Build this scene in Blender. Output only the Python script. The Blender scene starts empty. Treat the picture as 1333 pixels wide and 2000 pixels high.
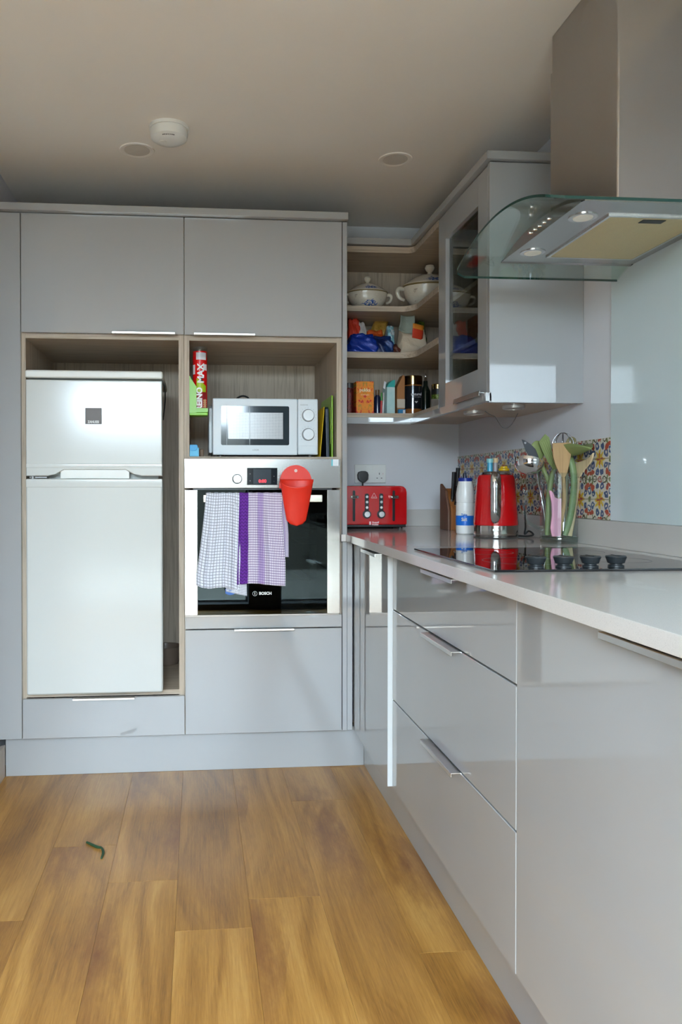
import bpy, bmesh, math, random
from mathutils import Vector, Matrix
PI = math.pi
sc = bpy.context.scene
COL = sc.collection

# ------------------------------------------------------------------ camera
cd = bpy.data.cameras.new('camera'); cam = bpy.data.objects.new('camera', cd); COL.objects.link(cam)
cam.location = (-0.5995, -2.9428, 1.0806)
yaw, pitch, roll = 0.0866, 0.0108, 0.0008
cam.rotation_euler = (Matrix.Rotation(-yaw, 4, 'Z') @ Matrix.Rotation(PI/2 - pitch, 4, 'X') @ Matrix.Rotation(-roll, 4, 'Z')).to_euler()
cd.sensor_fit = 'VERTICAL'; cd.sensor_height = 36; cd.sensor_width = 24
cd.lens = 1523.8645*36/2000
cd.shift_x = (666.5-517.998)/2000; cd.shift_y = -(1000-972.6565)/2000
cd.clip_start = .05
sc.camera = cam
# ------------------------------------------------------------------ world / exposure
W = bpy.data.worlds.new('sky'); sc.world = W; W.use_nodes = True
nt = W.node_tree; nt.nodes.clear()
wo = nt.nodes.new('ShaderNodeOutputWorld'); bg = nt.nodes.new('ShaderNodeBackground')
bg.inputs['Color'].default_value = (.70, .87, 1.0, 1); bg.inputs['Strength'].default_value = 36.0
nt.links.new(bg.outputs[0], wo.inputs[0])
sc.view_settings.view_transform = 'Standard'; sc.view_settings.look = 'None'
sc.view_settings.gamma = 1; sc.view_settings.use_curve_mapping = False
sc.view_settings.exposure = 0.56
cy = sc.cycles
cy.max_bounces = 12; cy.diffuse_bounces = 6; cy.glossy_bounces = 5; cy.transmission_bounces = 8; cy.transparent_max_bounces = 16
cy.caustics_reflective = False; cy.caustics_refractive = False; cy.sample_clamp_indirect = 8
cy.use_denoising = True

# room numbers (metres): x=0 is the face of the right-hand base units, y=0 the face of the tall units
XL, XR, YB, ZC = -1.352, .62, .617, 2.293
YR, XW = -4.1, 2.9          # rear wall behind the camera, far right wall of the open part
def portal(x0, x1, z0, z1, y):
    l = bpy.data.lights.new('portal', 'AREA'); l.shape = 'RECTANGLE'; l.size = x1-x0; l.size_y = z1-z0
    l.cycles.is_portal = True
    o = bpy.data.objects.new('window_portal', l); COL.objects.link(o); o.location = ((x0+x1)/2, y, (z0+z1)/2)
    o.rotation_euler = (PI/2, 0, 0)
    o.rotation_euler = (-PI/2, 0, PI)
    return o
XF = -2.9
OPEN = [(-1.75, -.14, .05, 2.10), (1.68, 2.09, .9, 2.285), (2.15, 2.315, .9, 2.24)]
for (a, b, c, d) in OPEN: portal(a, b, c, d, YR-.1)

# ------------------------------------------------------------------ helpers
def srgb(r, g, b):
    f = lambda c: (c/255/12.92 if c/255 <= .04045 else ((c/255+.055)/1.055)**2.4)
    return (f(r), f(g), f(b))
class NT:
    """tiny node maths helper"""
    def __init__(s, name):
        s.m = bpy.data.materials.new(name); s.m.use_nodes = True; s.t = s.m.node_tree; s.n = s.t.nodes; s.l = s.t.links
        s.b = s.n['Principled BSDF']
    def new(s, t, **k):
        n = s.n.new(t)
        for a, v in k.items(): setattr(n, a, v)
        return n
    def set(s, sock, v):
        if isinstance(v, bpy.types.NodeSocket): s.l.new(v, sock)
        elif isinstance(v, (tuple, list)) and len(v) == 3 and sock.type == 'RGBA': sock.default_value = (*v, 1)
        else: sock.default_value = v
    def f(s, op, a, b=0., c=0.):
        n = s.new('ShaderNodeMath', operation=op); s.set(n.inputs[0], a); s.set(n.inputs[1], b)
        if op in ('MULTIPLY_ADD', 'SMOOTH_MIN', 'COMPARE'): s.set(n.inputs[2], c)
        return n.outputs[0]
    def mix(s, fac, a, b, mode='MIX'):
        n = s.new('ShaderNodeMix', data_type='RGBA', blend_type=mode)
        s.set(n.inputs[0], fac); s.set(n.inputs[6], a); s.set(n.inputs[7], b); return n.outputs[2]
    def noise(s, scale, vec=None, detail=3, rough=.5, out='Fac', dist=0):
        n = s.new('ShaderNodeTexNoise'); s.set(n.inputs['Scale'], scale); n.inputs['Detail'].default_value = detail
        n.inputs['Roughness'].default_value = rough; n.inputs['Distortion'].default_value = dist
        if vec is not None: s.l.new(vec, n.inputs['Vector'])
        return n.outputs[out]
    def pos(s, kind='Position'):
        if kind == 'Position': return s.new('ShaderNodeNewGeometry').outputs['Position']
        return s.new('ShaderNodeTexCoord').outputs[kind]
    def xyz(s, v):
        n = s.new('ShaderNodeSeparateXYZ'); s.l.new(v, n.inputs[0]); return n.outputs
    def comb(s, x, y, z):
        n = s.new('ShaderNodeCombineXYZ'); s.set(n.inputs[0], x); s.set(n.inputs[1], y); s.set(n.inputs[2], z); return n.outputs[0]
    def scale(s, v, x, y, z):
        n = s.new('ShaderNodeMapping'); s.l.new(v, n.inputs['Vector']); n.inputs['Scale'].default_value = (x, y, z); return n.outputs[0]
    def ramp(s, fac, stops):
        n = s.new('ShaderNodeValToRGB'); s.l.new(fac, n.inputs[0]); e = n.color_ramp.elements
        while len(e) < len(stops): e.new(.5)
        for i, (p, c) in enumerate(stops): e[i].position = p; e[i].color = (*c, 1)
        return n.outputs[0]
    def bump(s, h, strength=.2, dist=.002):
        n = s.new('ShaderNodeBump'); n.inputs['Strength'].default_value = strength; n.inputs['Distance'].default_value = dist
        s.l.new(h, n.inputs['Height']); s.l.new(n.outputs[0], s.b.inputs['Normal'])
    def p(s, **k):
        for a, v in k.items(): s.set(s.b.inputs[a.replace('_', ' ')], v)
        return s
MATS = {}
def mat(name, c, rough=.5, metal=0., var=.06, ns=30, bump=0., bs=200, coat=0., ior=1.5, **k):
    if name in MATS: return MATS[name]
    t = NT(name); n = t.noise(ns, t.pos('Object'), 2)
    lo = tuple(x*(1-var) for x in c); hi = tuple(min(1, x*(1+var)) for x in c)
    t.p(Base_Color=t.mix(n, lo, hi), Roughness=rough, Metallic=metal, IOR=ior)
    t.b.inputs['Coat Weight'].default_value = coat; t.b.inputs['Coat Roughness'].default_value = .04
    if bump: t.bump(t.noise(bs, t.pos('Object'), 3), bump, .001)
    for a, v in k.items(): t.set(t.b.inputs[a.replace('_', ' ')], v)
    MATS[name] = t.m; return t.m
def sym_fresnel(t, ior):
    ge = t.new('ShaderNodeNewGeometry'); fr = t.new('ShaderNodeFresnel')
    t.l.new(t.f('ADD', ior, t.f('MULTIPLY', ge.outputs['Backfacing'], 1/ior-ior)), fr.inputs[0]); return fr
def thin_glass(name, tint=(.95, .97, .96), ior=1.45, rough=.0, gl=1.0):
    if name in MATS: return MATS[name]
    t = NT(name); t.n.remove(t.b)
    tr = t.new('ShaderNodeBsdfTransparent'); tr.inputs[0].default_value = (*tint, 1)
    g = t.new('ShaderNodeBsdfGlossy'); g.inputs['Roughness'].default_value = rough; g.inputs[0].default_value = (gl, gl, gl, 1)
    fr = sym_fresnel(t, ior)
    mx = t.new('ShaderNodeMixShader'); t.l.new(fr.outputs[0], mx.inputs[0]); t.l.new(tr.outputs[0], mx.inputs[1]); t.l.new(g.outputs[0], mx.inputs[2])
    t.l.new(mx.outputs[0], t.n['Material Output'].inputs[0])
    MATS[name] = t.m; return t.m

class G:
    def __init__(s): s.bm = bmesh.new(); s.mi = 0; s.uv = None
    def _fin(s, faces):
        for f in faces: f.material_index = s.mi; f.smooth = True
    def box(s, x0, x1, y0, y1, z0, z1, bev=0., seg=2, M=None):
        x0, x1 = sorted((x0, x1)); y0, y1 = sorted((y0, y1)); z0, z1 = sorted((z0, z1))
        m = Matrix.Translation(((x0+x1)/2, (y0+y1)/2, (z0+z1)/2)) @ Matrix.Diagonal((x1-x0, y1-y0, z1-z0, 1))
        r = bmesh.ops.create_cube(s.bm, size=1, matrix=m); vs = r['verts']
        fs = list({f for v in vs for f in v.link_faces})
        if bev:
            es = list({e for v in vs for e in v.link_edges})
            b = bmesh.ops.bevel(s.bm, geom=es, offset=bev, segments=seg, profile=.5, affect='EDGES')
            fs = list({f for v in b['verts'] for f in v.link_faces} | {f for f in fs if f.is_valid})
            vs = list({v for f in fs for v in f.verts})
        if M is not None: bmesh.ops.transform(s.bm, matrix=M, verts=vs)
        s._fin(fs); return s
    def vf(s, verts, faces, M=None):
        vv = [s.bm.verts.new(M @ Vector(v) if M is not None else v) for v in verts]
        out = []
        for f in faces:
            try: out.append(s.bm.faces.new([vv[i] for i in f]))
            except ValueError: pass
        s._fin(out); return out
    def prism(s, poly, axis, d0, d1, bev=0., M=None):
        """poly: 2-D outline in the two other axes; x:(y,z) y:(x,z) z:(x,y)"""
        def P(a, b, d): return {'x': (d, a, b), 'y': (a, d, b), 'z': (a, b, d)}[axis]
        n = len(poly); v = [P(a, b, d0) for a, b in poly] + [P(a, b, d1) for a, b in poly]
        fs = s.vf(v, [tuple(range(n))[::-1], tuple(range(n, 2*n))] + [(i, (i+1) % n, n+(i+1) % n, n+i) for i in range(n)], M)
        bmesh.ops.recalc_face_normals(s.bm, faces=fs)
        if bev:
            es = [e for f in fs[:2] for e in f.edges]
            b = bmesh.ops.bevel(s.bm, geom=list(set(es)), offset=bev, segments=2, profile=.5, affect='EDGES')
            s._fin(b['faces'])
        return s
    def lathe(s, prof, cx, cy, seg=32, sx=1., sy=1., M=None):
        v = []; f = []; n = len(prof)
        for i in range(seg):
            a = 2*PI*i/seg
            for r, z in prof: v.append((cx+r*sx*math.cos(a), cy+r*sy*math.sin(a), z))
        for i in range(seg):
            j = (i+1) % seg
            for k in range(n-1): f.append((i*n+k, j*n+k, j*n+k+1, i*n+k+1))
        fs = s.vf(v, f, M)
        vs = list({x for q in fs for x in q.verts})
        bmesh.ops.remove_doubles(s.bm, verts=vs, dist=1e-5)
        return s
    def cyl(s, p0, p1, r0, r1=None, seg=20, caps=True):
        r1 = r0 if r1 is None else r1; p0 = Vector(p0); p1 = Vector(p1); d = (p1-p0); L = d.length
        M = Matrix.Translation(p0) @ d.to_track_quat('Z', 'Y').to_matrix().to_4x4()
        v = []; f = []
        for i in range(seg):
            a = 2*PI*i/seg; v += [(r0*math.cos(a), r0*math.sin(a), 0), (r1*math.cos(a), r1*math.sin(a), L)]
        for i in range(seg): j = (i+1) % seg; f.append((2*i, 2*j, 2*j+1, 2*i+1))
        if caps: f += [tuple(range(0, 2*seg, 2))[::-1], tuple(range(1, 2*seg, 2))]
        s.vf(v, f, M); return s
    def tube(s, pts, r, seg=10, closed=False, flat=None, sm=True):
        """r scalar or list; flat=(a,b) multiplies the two section axes"""
        pts = [Vector(p) for p in pts]
        if sm and len(pts) > 2:
            q = []; rr = []; n = len(pts); rl = r if isinstance(r, (list, tuple)) else [r]*n
            rng = n if closed else n-1
            for i in range(rng):
                p0 = pts[i-1] if (i > 0 or closed) else pts[i]; p1 = pts[i]; p2 = pts[(i+1) % n]; p3 = pts[(i+2) % n] if (i+2 < n or closed) else pts[(i+1) % n]
                for k in range(5):
                    t = k/5; q.append(.5*((2*p1)+(-p0+p2)*t+(2*p0-5*p1+4*p2-p3)*t*t+(-p0+3*p1-3*p2+p3)*t**3)); rr.append(rl[i]*(1-t)+rl[(i+1) % n]*t)
            if not closed: q.append(pts[-1]); rr.append(rl[-1])
            pts, r = q, rr
        n = len(pts); rl = r if isinstance(r, (list, tuple)) else [r]*n; fa, fb = flat or (1, 1)
        v = []; f = []; ref = None
        for i, p in enumerate(pts):
            t = (pts[(i+1) % n]-pts[i-1]) if closed else (pts[min(i+1, n-1)]-pts[max(i-1, 0)])
            t.normalize()
            if ref is None: ref = Vector((0, 1, 0)) if abs(t.y) < .9 else Vector((1, 0, 0))
            a = ref-t*ref.dot(t); a.normalize(); b = t.cross(a); ref = a
            for k in range(seg):
                th = 2*PI*k/seg; v.append(p+(a*math.cos(th)*fa+b*math.sin(th)*fb)*rl[i])
        for i in range(n if closed else n-1):
            j = (i+1) % n
            for k in range(seg): l = (k+1) % seg; f.append((i*seg+k, i*seg+l, j*seg+l, j*seg+k))
        if not closed: f += [tuple(range(seg))[::-1], tuple(range((n-1)*seg, n*seg))]
        s.vf(v, f); return s
    def sphere(s, c, r, sx=1, sy=1, sz=1, u=20, v=12):
        M = Matrix.Translation(c) @ Matrix.Diagonal((sx*r, sy*r, sz*r, 1))
        q = bmesh.ops.create_uvsphere(s.bm, u_segments=u, v_segments=v, radius=1, matrix=M)
        s._fin(list({f for w in q['verts'] for f in w.link_faces})); return s
    def grid(s, fn, nu, nv, uv=True, thick=0):
        """fn(u,v)->xyz over [0,1]^2, with uv map"""
        base = [[s.bm.verts.new(fn(i/nu, j/nv)) for j in range(nv+1)] for i in range(nu+1)]
        lay = s.bm.loops.layers.uv.verify(); out = []
        for i in range(nu):
            for j in range(nv):
                f = s.bm.faces.new((base[i][j], base[i+1][j], base[i+1][j+1], base[i][j+1])); out.append(f)
                for l, (a, b) in zip(f.loops, ((i, j), (i+1, j), (i+1, j+1), (i, j+1))): l[lay].uv = (a/nu, b/nv)
        s._fin(out); return s
def root_of(o):
    while o.parent: o = o.parent
    return o
def part(name, g, mats, parent=None, label=None, kind=None, sharp=35):
    bm = g.bm
    bmesh.ops.recalc_face_normals(bm, faces=bm.faces) if getattr(g, 'recalc', True) else None
    if parent is not None:
        bmesh.ops.translate(bm, vec=-Vector(root_of(parent)['org']), verts=bm.verts)
    for e in bm.edges:
        if len(e.link_faces) == 2 and e.calc_face_angle(0) > math.radians(sharp): e.smooth = False
    me = bpy.data.meshes.new(name); bm.to_mesh(me); bm.free()
    for m in (mats if isinstance(mats, (list, tuple)) else [mats]): me.materials.append(m)
    o = bpy.data.objects.new(name, me); COL.objects.link(o)
    if parent is not None: o.parent = parent
    else: o['org'] = (0., 0., 0.)
    if sharp < 180 and len(me.polygons) > 6:
        w = o.modifiers.new('face weighted normals', 'WEIGHTED_NORMAL'); w.keep_sharp = True
    if label: o['label'] = label
    if kind: o['kind'] = kind
    return o
def tag(o, label, cat, group=None, kind=None):
    o['label'] = label; o['category'] = cat
    if group: o['group'] = group
    if kind: o['kind'] = kind
    return o
def thing(name, label, cat, loc=(0, 0, 0), group=None):
    o = bpy.data.objects.new(name, None); COL.objects.link(o); o.location = loc; o.empty_display_size = .05
    o['org'] = tuple(float(x) for x in loc)
    return tag(o, label, cat, group)
def solo(name, g, m, label, cat, group=None, **k):
    return tag(part(name, g, m, **k), label, cat, group)
def struct(name, g, m, parent=None):
    return part(name, g, m, parent, kind='structure')
def B(x0, x1, y0, y1, z0, z1, bev=0., seg=2): return G().box(x0, x1, y0, y1, z0, z1, bev, seg)
def text_g(txt, size, org, facing='-y', depth=.0006, align='CENTER', rot=0, g=None, bold=0., sx=1.):
    """lettering as thin raised geometry; facing -y or -x"""
    cu = bpy.data.curves.new('t', 'FONT'); cu.body = txt; cu.size = size; cu.extrude = depth/2; cu.align_x = align; cu.align_y = 'CENTER'; cu.resolution_u = 3; cu.offset = bold
    ob = bpy.data.objects.new('t', cu); COL.objects.link(ob); dg = bpy.context.evaluated_depsgraph_get()
    me = bpy.data.meshes.new_from_object(ob.evaluated_get(dg)); bpy.data.objects.remove(ob); bpy.data.curves.remove(cu)
    R = {'-y': Matrix.Rotation(PI/2, 4, 'X'), '-x': Matrix.Rotation(-PI/2, 4, 'Z') @ Matrix.Rotation(PI/2, 4, 'X')}[facing]
    me.transform(Matrix.Translation(org) @ R @ Matrix.Rotation(rot, 4, 'Z') @ Matrix.Diagonal((sx, 1, 1, 1)))
    g = g or G(); n0 = len(g.bm.faces); g.bm.from_mesh(me); bpy.data.meshes.remove(me)
    g.bm.faces.ensure_lookup_table()
    for f in g.bm.faces[n0:]: f.material_index = g.mi
    g.recalc = False
    return g

# ------------------------------------------------------------------ materials
def m_gloss():
    t = NT('light grey gloss laminate'); n = t.noise(4, t.pos(), 2)
    c = srgb(165, 166, 167); t.p(Base_Color=t.mix(n, tuple(x*.97 for x in c), tuple(x*1.03 for x in c)), Roughness=.03, IOR=1.5)
    t.b.inputs['Coat Weight'].default_value = .3; t.b.inputs['Coat Roughness'].default_value = .02
    t.bump(t.noise(14, t.pos(), 2), .006, .01); return t.m
GLOSS = m_gloss()
EDGE = mat('pale grey edge banding', srgb(205, 208, 208), .3, var=.02)
def m_wood(name, c1, c2, rough=.55, ax='z'):
    t = NT(name); p = t.pos('Object')
    s = {'z': (60, 60, 2.2), 'x': (2.2, 60, 60), 'y': (60, 2.2, 60)}[ax]
    a = t.noise(1.6, t.scale(p, *s), 6, .6, dist=.6); b = t.noise(1., t.scale(p, s[0]*5, s[1]*5, s[2]*3), 3)
    f = t.f('MULTIPLY_ADD', a, .75, t.f('MULTIPLY', b, .25)) if False else t.f('ADD', t.f('MULTIPLY', a, .75), t.f('MULTIPLY', b, .25))
    t.p(Base_Color=t.ramp(f, [(.3, c2), (.52, c1), (.72, tuple(min(1, x*1.12) for x in c1))]), Roughness=rough)
    t.bump(f, .15, .0006); return t.m
CARC = m_wood('grey-beige woodgrain laminate upright', srgb(188, 172, 153), srgb(150, 134, 116))
CARCX = m_wood('grey-beige woodgrain laminate across', srgb(188, 172, 153), srgb(150, 134, 116), ax='x')
ALU = mat('brushed aluminium', (.72, .71, .69), .32, 1., var=.03)
CHROME = mat('polished chrome', (.72, .72, .72), .08, 1., var=.02)
def m_steel():
    t = NT('brushed stainless steel'); p = t.pos('Object')
    n = t.noise(1., t.scale(p, 9, 9, 1500), 2); n2 = t.noise(2.5, p, 3)
    t.p(Base_Color=t.mix(n2, (.43, .41, .385), (.50, .485, .465)), Metallic=1., Roughness=t.f('ADD', t.f('MULTIPLY', n, .06), .17))
    t.b.inputs['Anisotropic'].default_value = .4
    t.bump(n, .015, .0002); return t.m
STEEL = m_steel()
WHITE = mat('white enamel', srgb(200, 202, 199), .15, var=.01, ns=3)
WHITEP = mat('white plastic', srgb(226, 226, 222), .38, var=.02)
BLACK = mat('black plastic', (.012, .012, .013), .35)
DARKP = mat('dark grey plastic', (.02, .024, .027), .4)
RUB = mat('black rubber cable', (.012, .012, .012), .6)
RED = mat('glossy red enamel', srgb(196, 8, 14), .13, var=.03, coat=.6)
PAINT = mat('matt wall paint cool white', srgb(214, 214, 218), .85, var=.015, ns=6, bump=.08, bs=120)
CEILP = mat('matt ceiling paint', srgb(232, 226, 218), .9, var=.015, ns=6, bump=.06, bs=90)
def m_stone():
    t = NT('pale speckled quartz'); p = t.pos()
    n = t.noise(900, p, 2); n2 = t.noise(5, p, 5, .6, dist=1.2)
    c = t.mix(t.f('MULTIPLY', t.f('GREATER_THAN', n, .62), .35), srgb(206, 203, 200), srgb(152, 150, 148))
    c = t.mix(t.f('MULTIPLY', t.f('GREATER_THAN', n2, .62), .12), c, srgb(235, 232, 228))
    t.p(Base_Color=c, Roughness=.1, IOR=1.52); return t.m
STONE = m_stone()
def m_upst():
    t = NT('matt grey-beige upstand laminate'); n = t.noise(8, t.pos(), 3)
    t.p(Base_Color=t.mix(n, srgb(188, 184, 179), srgb(198, 194, 189)), Roughness=.35); return t.m
UPST = m_upst()
def m_oak():
    t = NT('oak laminate planks')
    oi = t.new('ShaderNodeObjectInfo'); rnd = oi.outputs['Random']
    x, y, z = t.xyz(t.pos())
    yo = t.f('ADD', y, t.f('MULTIPLY', rnd, 37.)); xo = t.f('ADD', x, t.f('MULTIPLY', rnd, 11.))
    v = t.comb(xo, yo, 0.)
    warp = t.noise(1., t.scale(v, 3.2, .9, 1), 2, .4)
    vein = t.noise(1., t.comb(t.f('ADD', t.f('MULTIPLY', xo, 16.), t.f('MULTIPLY', warp, 9.)), t.f('MULTIPLY', yo, .9), 0.), 4, .55)
    grain = t.noise(1., t.scale(v, 190, 4.5, 1), 5, .65)
    fine = t.noise(1., t.scale(v, 620, 26, 1), 3, .6)
    broad = t.noise(1., t.scale(v, 5, 1.1, 1), 3, .5)
    f = t.f('ADD', t.f('ADD', t.f('MULTIPLY', grain, .25), t.f('MULTIPLY', vein, .38)), t.f('ADD', t.f('MULTIPLY', fine, .14), t.f('MULTIPLY', broad, .23)))
    c = t.ramp(f, [(.36, srgb(108, 71, 31)), (.45, srgb(150, 104, 45)), (.53, srgb(173, 125, 60)), (.65, srgb(198, 153, 86))])
    vo = t.new('ShaderNodeTexVoronoi', voronoi_dimensions='2D'); vo.inputs['Scale'].default_value = 1.
    kv = t.comb(t.f('MULTIPLY', xo, 4.3), t.f('ADD', t.f('MULTIPLY', yo, 1.25), t.f('MULTIPLY', warp, .4)), 0.)
    t.l.new(kv, vo.inputs['Vector']); kd = vo.outputs['Distance']
    kn = t.f('SUBTRACT', 1., t.f('MINIMUM', t.f('MULTIPLY', t.f('ADD', kd, t.f('MULTIPLY', t.f('SUBTRACT', t.noise(1., t.scale(v, 30, 8, 1), 4, .65), .5), .9)), 2.6), 1.))
    ck = t.f('MULTIPLY', kn, t.f('GREATER_THAN', t.xyz(vo.outputs['Color'])[0], .55))
    c = t.mix(t.f('MULTIPLY', ck, .7), c, srgb(116, 68, 32))
    tint = t.mix(rnd, (.94, .93, .90), (1.05, 1.05, 1.03)); c = t.mix(1., c, tint, 'MULTIPLY')
    t.p(Base_Color=c, Roughness=t.f('ADD', t.f('MULTIPLY', grain, .16), .3)); t.bump(f, .1, .0005); return t.m
OAK = m_oak()

DIM = mat('wall grey darkened against bounce', srgb(96, 95, 100), .85, var=.02, ns=6)  # darkened colour on unseen walls, so they bounce less light into the kitchen
# ------------------------------------------------------------------ room shell
def wall_grid(name, axis, at, a0, a1, z0, z1, holes, thick, m):
    """wall with rectangular holes cut from boxes; axis 'y' = wall across y"""
    g = G(); xs = sorted({a0, a1, *[h[0] for h in holes], *[h[1] for h in holes]}); zs = sorted({z0, z1, *[h[2] for h in holes], *[h[3] for h in holes]})
    for i in range(len(xs)-1):
        for j in range(len(zs)-1):
            cx, cz = (xs[i]+xs[i+1])/2, (zs[j]+zs[j+1])/2
            if any(h[0] < cx < h[1] and h[2] < cz < h[3] for h in holes): continue
            if axis == 'y': g.box(xs[i], xs[i+1], at, at+thick, zs[j], zs[j+1])
            else: g.box(at, at+thick, xs[i], xs[i+1], zs[j], zs[j+1])
    return struct(name, g, m)
struct('wall_left', B(XL-.1, XL, -1.3, YB+.1, 0, ZC), PAINT)
struct('wall_left_return', B(XF, XL-.1, -1.3, -1.2, 0, ZC), DIM)
struct('wall_far_left', B(XF-.1, XF, YR, -1.2, 0, ZC), DIM)
struct('wall_back', B(XL-.1, XR+.1, YB, YB+.1, 0, ZC), PAINT)
struct('wall_right', B(XR, XR+.1, -2.75, YB, 0, ZC), PAINT)
struct('wall_right_return', B(XR+.1, XW, -2.75, -2.65, 0, ZC), PAINT)
struct('wall_far_right', B(XW, XW+.1, YR, -2.65, 0, ZC), PAINT)
wall_grid('wall_rear', 'y', YR-.2, XF-.1, XW+.1, 0, ZC, OPEN, .2, DIM)
struct('ceiling', B(XF-.1, XW+.1, YR-.2, YB+.1, ZC, ZC+.12), CEILP)
fl = struct('floor', B(XF-.1, XW+.1, YR-.2, YB+.1, -.06, -.009), mat('floor underlay', srgb(60, 45, 30), .8))
for i, (a, b, c, d) in enumerate(OPEN):     # frames of the openings behind the camera
    w = struct(f'window_{i+1}', G().box(a, a+.02, YR-.19, YR-.15, c, d).box(b-.02, b, YR-.19, YR-.15, c, d).box(a, b, YR-.19, YR-.15, c, c+.02).box(a, b, YR-.19, YR-.15, d-.02, d), WHITEP)
# floor planks
PW = .19; JO = {-4: -.95, -3: -.55, -2: -.78, -1: -1.034, 0: -.90, 1: -.268, 2: -1.174}
rng = random.Random(3)
k = -12
while -.656+PW*k < XW:
    x0 = -.656+PW*(k); x1 = x0+PW
    if x1 > XF:
        jy = {-3: -.95, -2: -.55, -1: -.78, 0: -1.034, 1: -.90, 2: -.268, 3: -1.174}.get(k, rng.uniform(-1.2, 0))
        ys = [jy+1.22*n for n in range(-4, 3)]
        for n in range(len(ys)-1):
            y0, y1 = max(ys[n], YR), min(ys[n+1], YB)
            if y1-y0 < .05 or (x0 > XR+.1 and y0 > -2.7): continue
            X0, X1 = max(x0, XL if y1 > -1.3 else XF), min(x1, XW)
            if X1-X0 < .02: continue
            if X0 > XR+.1: y1 = min(y1, -2.65)
            if y1-y0 < .05: continue
            part('plank', B(X0+.0001, X1-.0001, y0+.0001, y1-.0001, -.009, 0, .0005, 1), OAK, fl, kind='structure')
    k += 1
sk = struct('baseboard_left', G().prism([(0, 0), (0, .10), (.006, .115), (.029, .12), (.029, 0)], 'y', -1.3, .059, M=Matrix.Translation((XL, 0, 0))), mat('off-white skirting', srgb(206, 196, 184), .45))
# unseen ground added to bounce daylight, unseen fence added to hide low sky
struct('bounce_ground', B(-8, 10, -14, YR-.2, -.16, -.1), mat('added bounce paving', srgb(140, 137, 130), .8))
struct('sky_block_fence', B(-8, 10, -8.6, -8.5, -.1, 2.05), mat('added sky-blocking fence', srgb(88, 84, 76), .8))

# ------------------------------------------------------------------ tall units
def handle_y(parent, x0, x1, z, label=None):
    """aluminium lip handle on a front facing -y, seated on the upper or lower edge"""
    g = G().box(x0, x1, -.024, .002, z-.0015, z+.0015, .0006, 1).box(x0, x1, -.026, -.0235, z-.004, z+.0035, .0008, 1)
    return part('handle', g, ALU, parent, 'slim aluminium lip handle')
tag(part('filler_panel', B(XL, -1.2475, 0, .018, .158, 2.098, .001, 1), GLOSS), 'narrow light grey filler panel between left wall and fridge housing', 'panel')
fh = thing('fridge_housing', 'tall light grey housing around the white fridge freezer, lift-up door above', 'cabinet', (-.95, .3, 0))
part('side_panel', B(-1.2505, -1.233, .02, .60, .158, 2.098), CARC, fh)
part('side_panel', B(-.669, -.6495, .02, .60, .158, 2.098), CARC, fh)
part('back_panel', B(-1.233, -.669, .585, .60, .158, 2.098), CARC, fh)
part('top_board', B(-1.233, -.669, .02, .585, 2.08, 2.098), CARCX, fh)
part('shelf', B(-1.233, -.669, .02, .585, 1.643, 1.661), CARCX, fh)
part('shelf', B(-1.233, -.669, .02, .585, .307, .325), CARCX, fh)
d = part('door', B(-1.2447, -.6485, 0, .018, 1.6616, 2.0985, .0012, 1), GLOSS, fh); handle_y(d, -.913, -.681, 1.661)
d = part('drawer', B(-1.2447, -.6485, 0, .018, .158, .3045, .0012, 1), GLOSS, fh); handle_y(d, -1.06, -.833, .306)
oh = thing('oven_housing', 'tall light grey housing holding microwave niche, built-in oven and deep drawer', 'cabinet', (-.35, .3, 0))
part('side_panel', B(-.6485, -.629, .02, .60, .158, 2.098), CARC, oh)
part('side_panel', B(-.066, -.0475, .02, .60, .158, 2.098), CARC, oh)
part('back_panel', B(-.629, -.066, .585, .60, .158, 2.098), CARC, oh)
part('top_board', B(-.629, -.066, .02, .585, 2.08, 2.098), CARCX, oh)
part('shelf', B(-.629, -.066, .02, .585, 1.643, 1.661), CARCX, oh)
part('shelf', B(-.629, -.066, .012, .585, 1.190, 1.2055), CARCX, oh)
part('shelf', B(-.629, -.066, .02, .585, .590, .606), CARCX, oh)
part('filler_strip', B(-.6455, -.0495, 0, .018, .5555, .603, .0012, 1), GLOSS, oh)
d = part('door', B(-.6465, -.0495, 0, .018, 1.6616, 2.0985, .0012, 1), GLOSS, oh); handle_y(d, -.611, -.383, 1.661)
d = part('drawer', B(-.6455, -.0495, 0, .018, .158, .5513, .0012, 1), GLOSS, oh); handle_y(d, -.462, -.235, .553)
tag(part('end_panel', B(-.047, -.0295, -.002, .60, .158, 2.098, .001, 1), GLOSS), 'tall light grey end panel on the right side of the oven housing', 'panel')
tag(part('corner_post', B(-.0285, -.008, 0, .02, .158, .882, .001, 1), GLOSS), 'narrow pale filler post under worktop where oven housing meets corner', 'panel')
tag(part('cornice', B(XL, -.0295, -.026, .60, 2.1005, 2.127, .002, 2), GLOSS), 'flat light grey cornice board along the top of the tall units', 'cornice')
tag(part('plinth', B(XL+.031, .05, .06, .078, 0, .154, .001, 1), GLOSS), 'light grey plinth under the fridge and oven housings', 'plinth')

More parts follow.
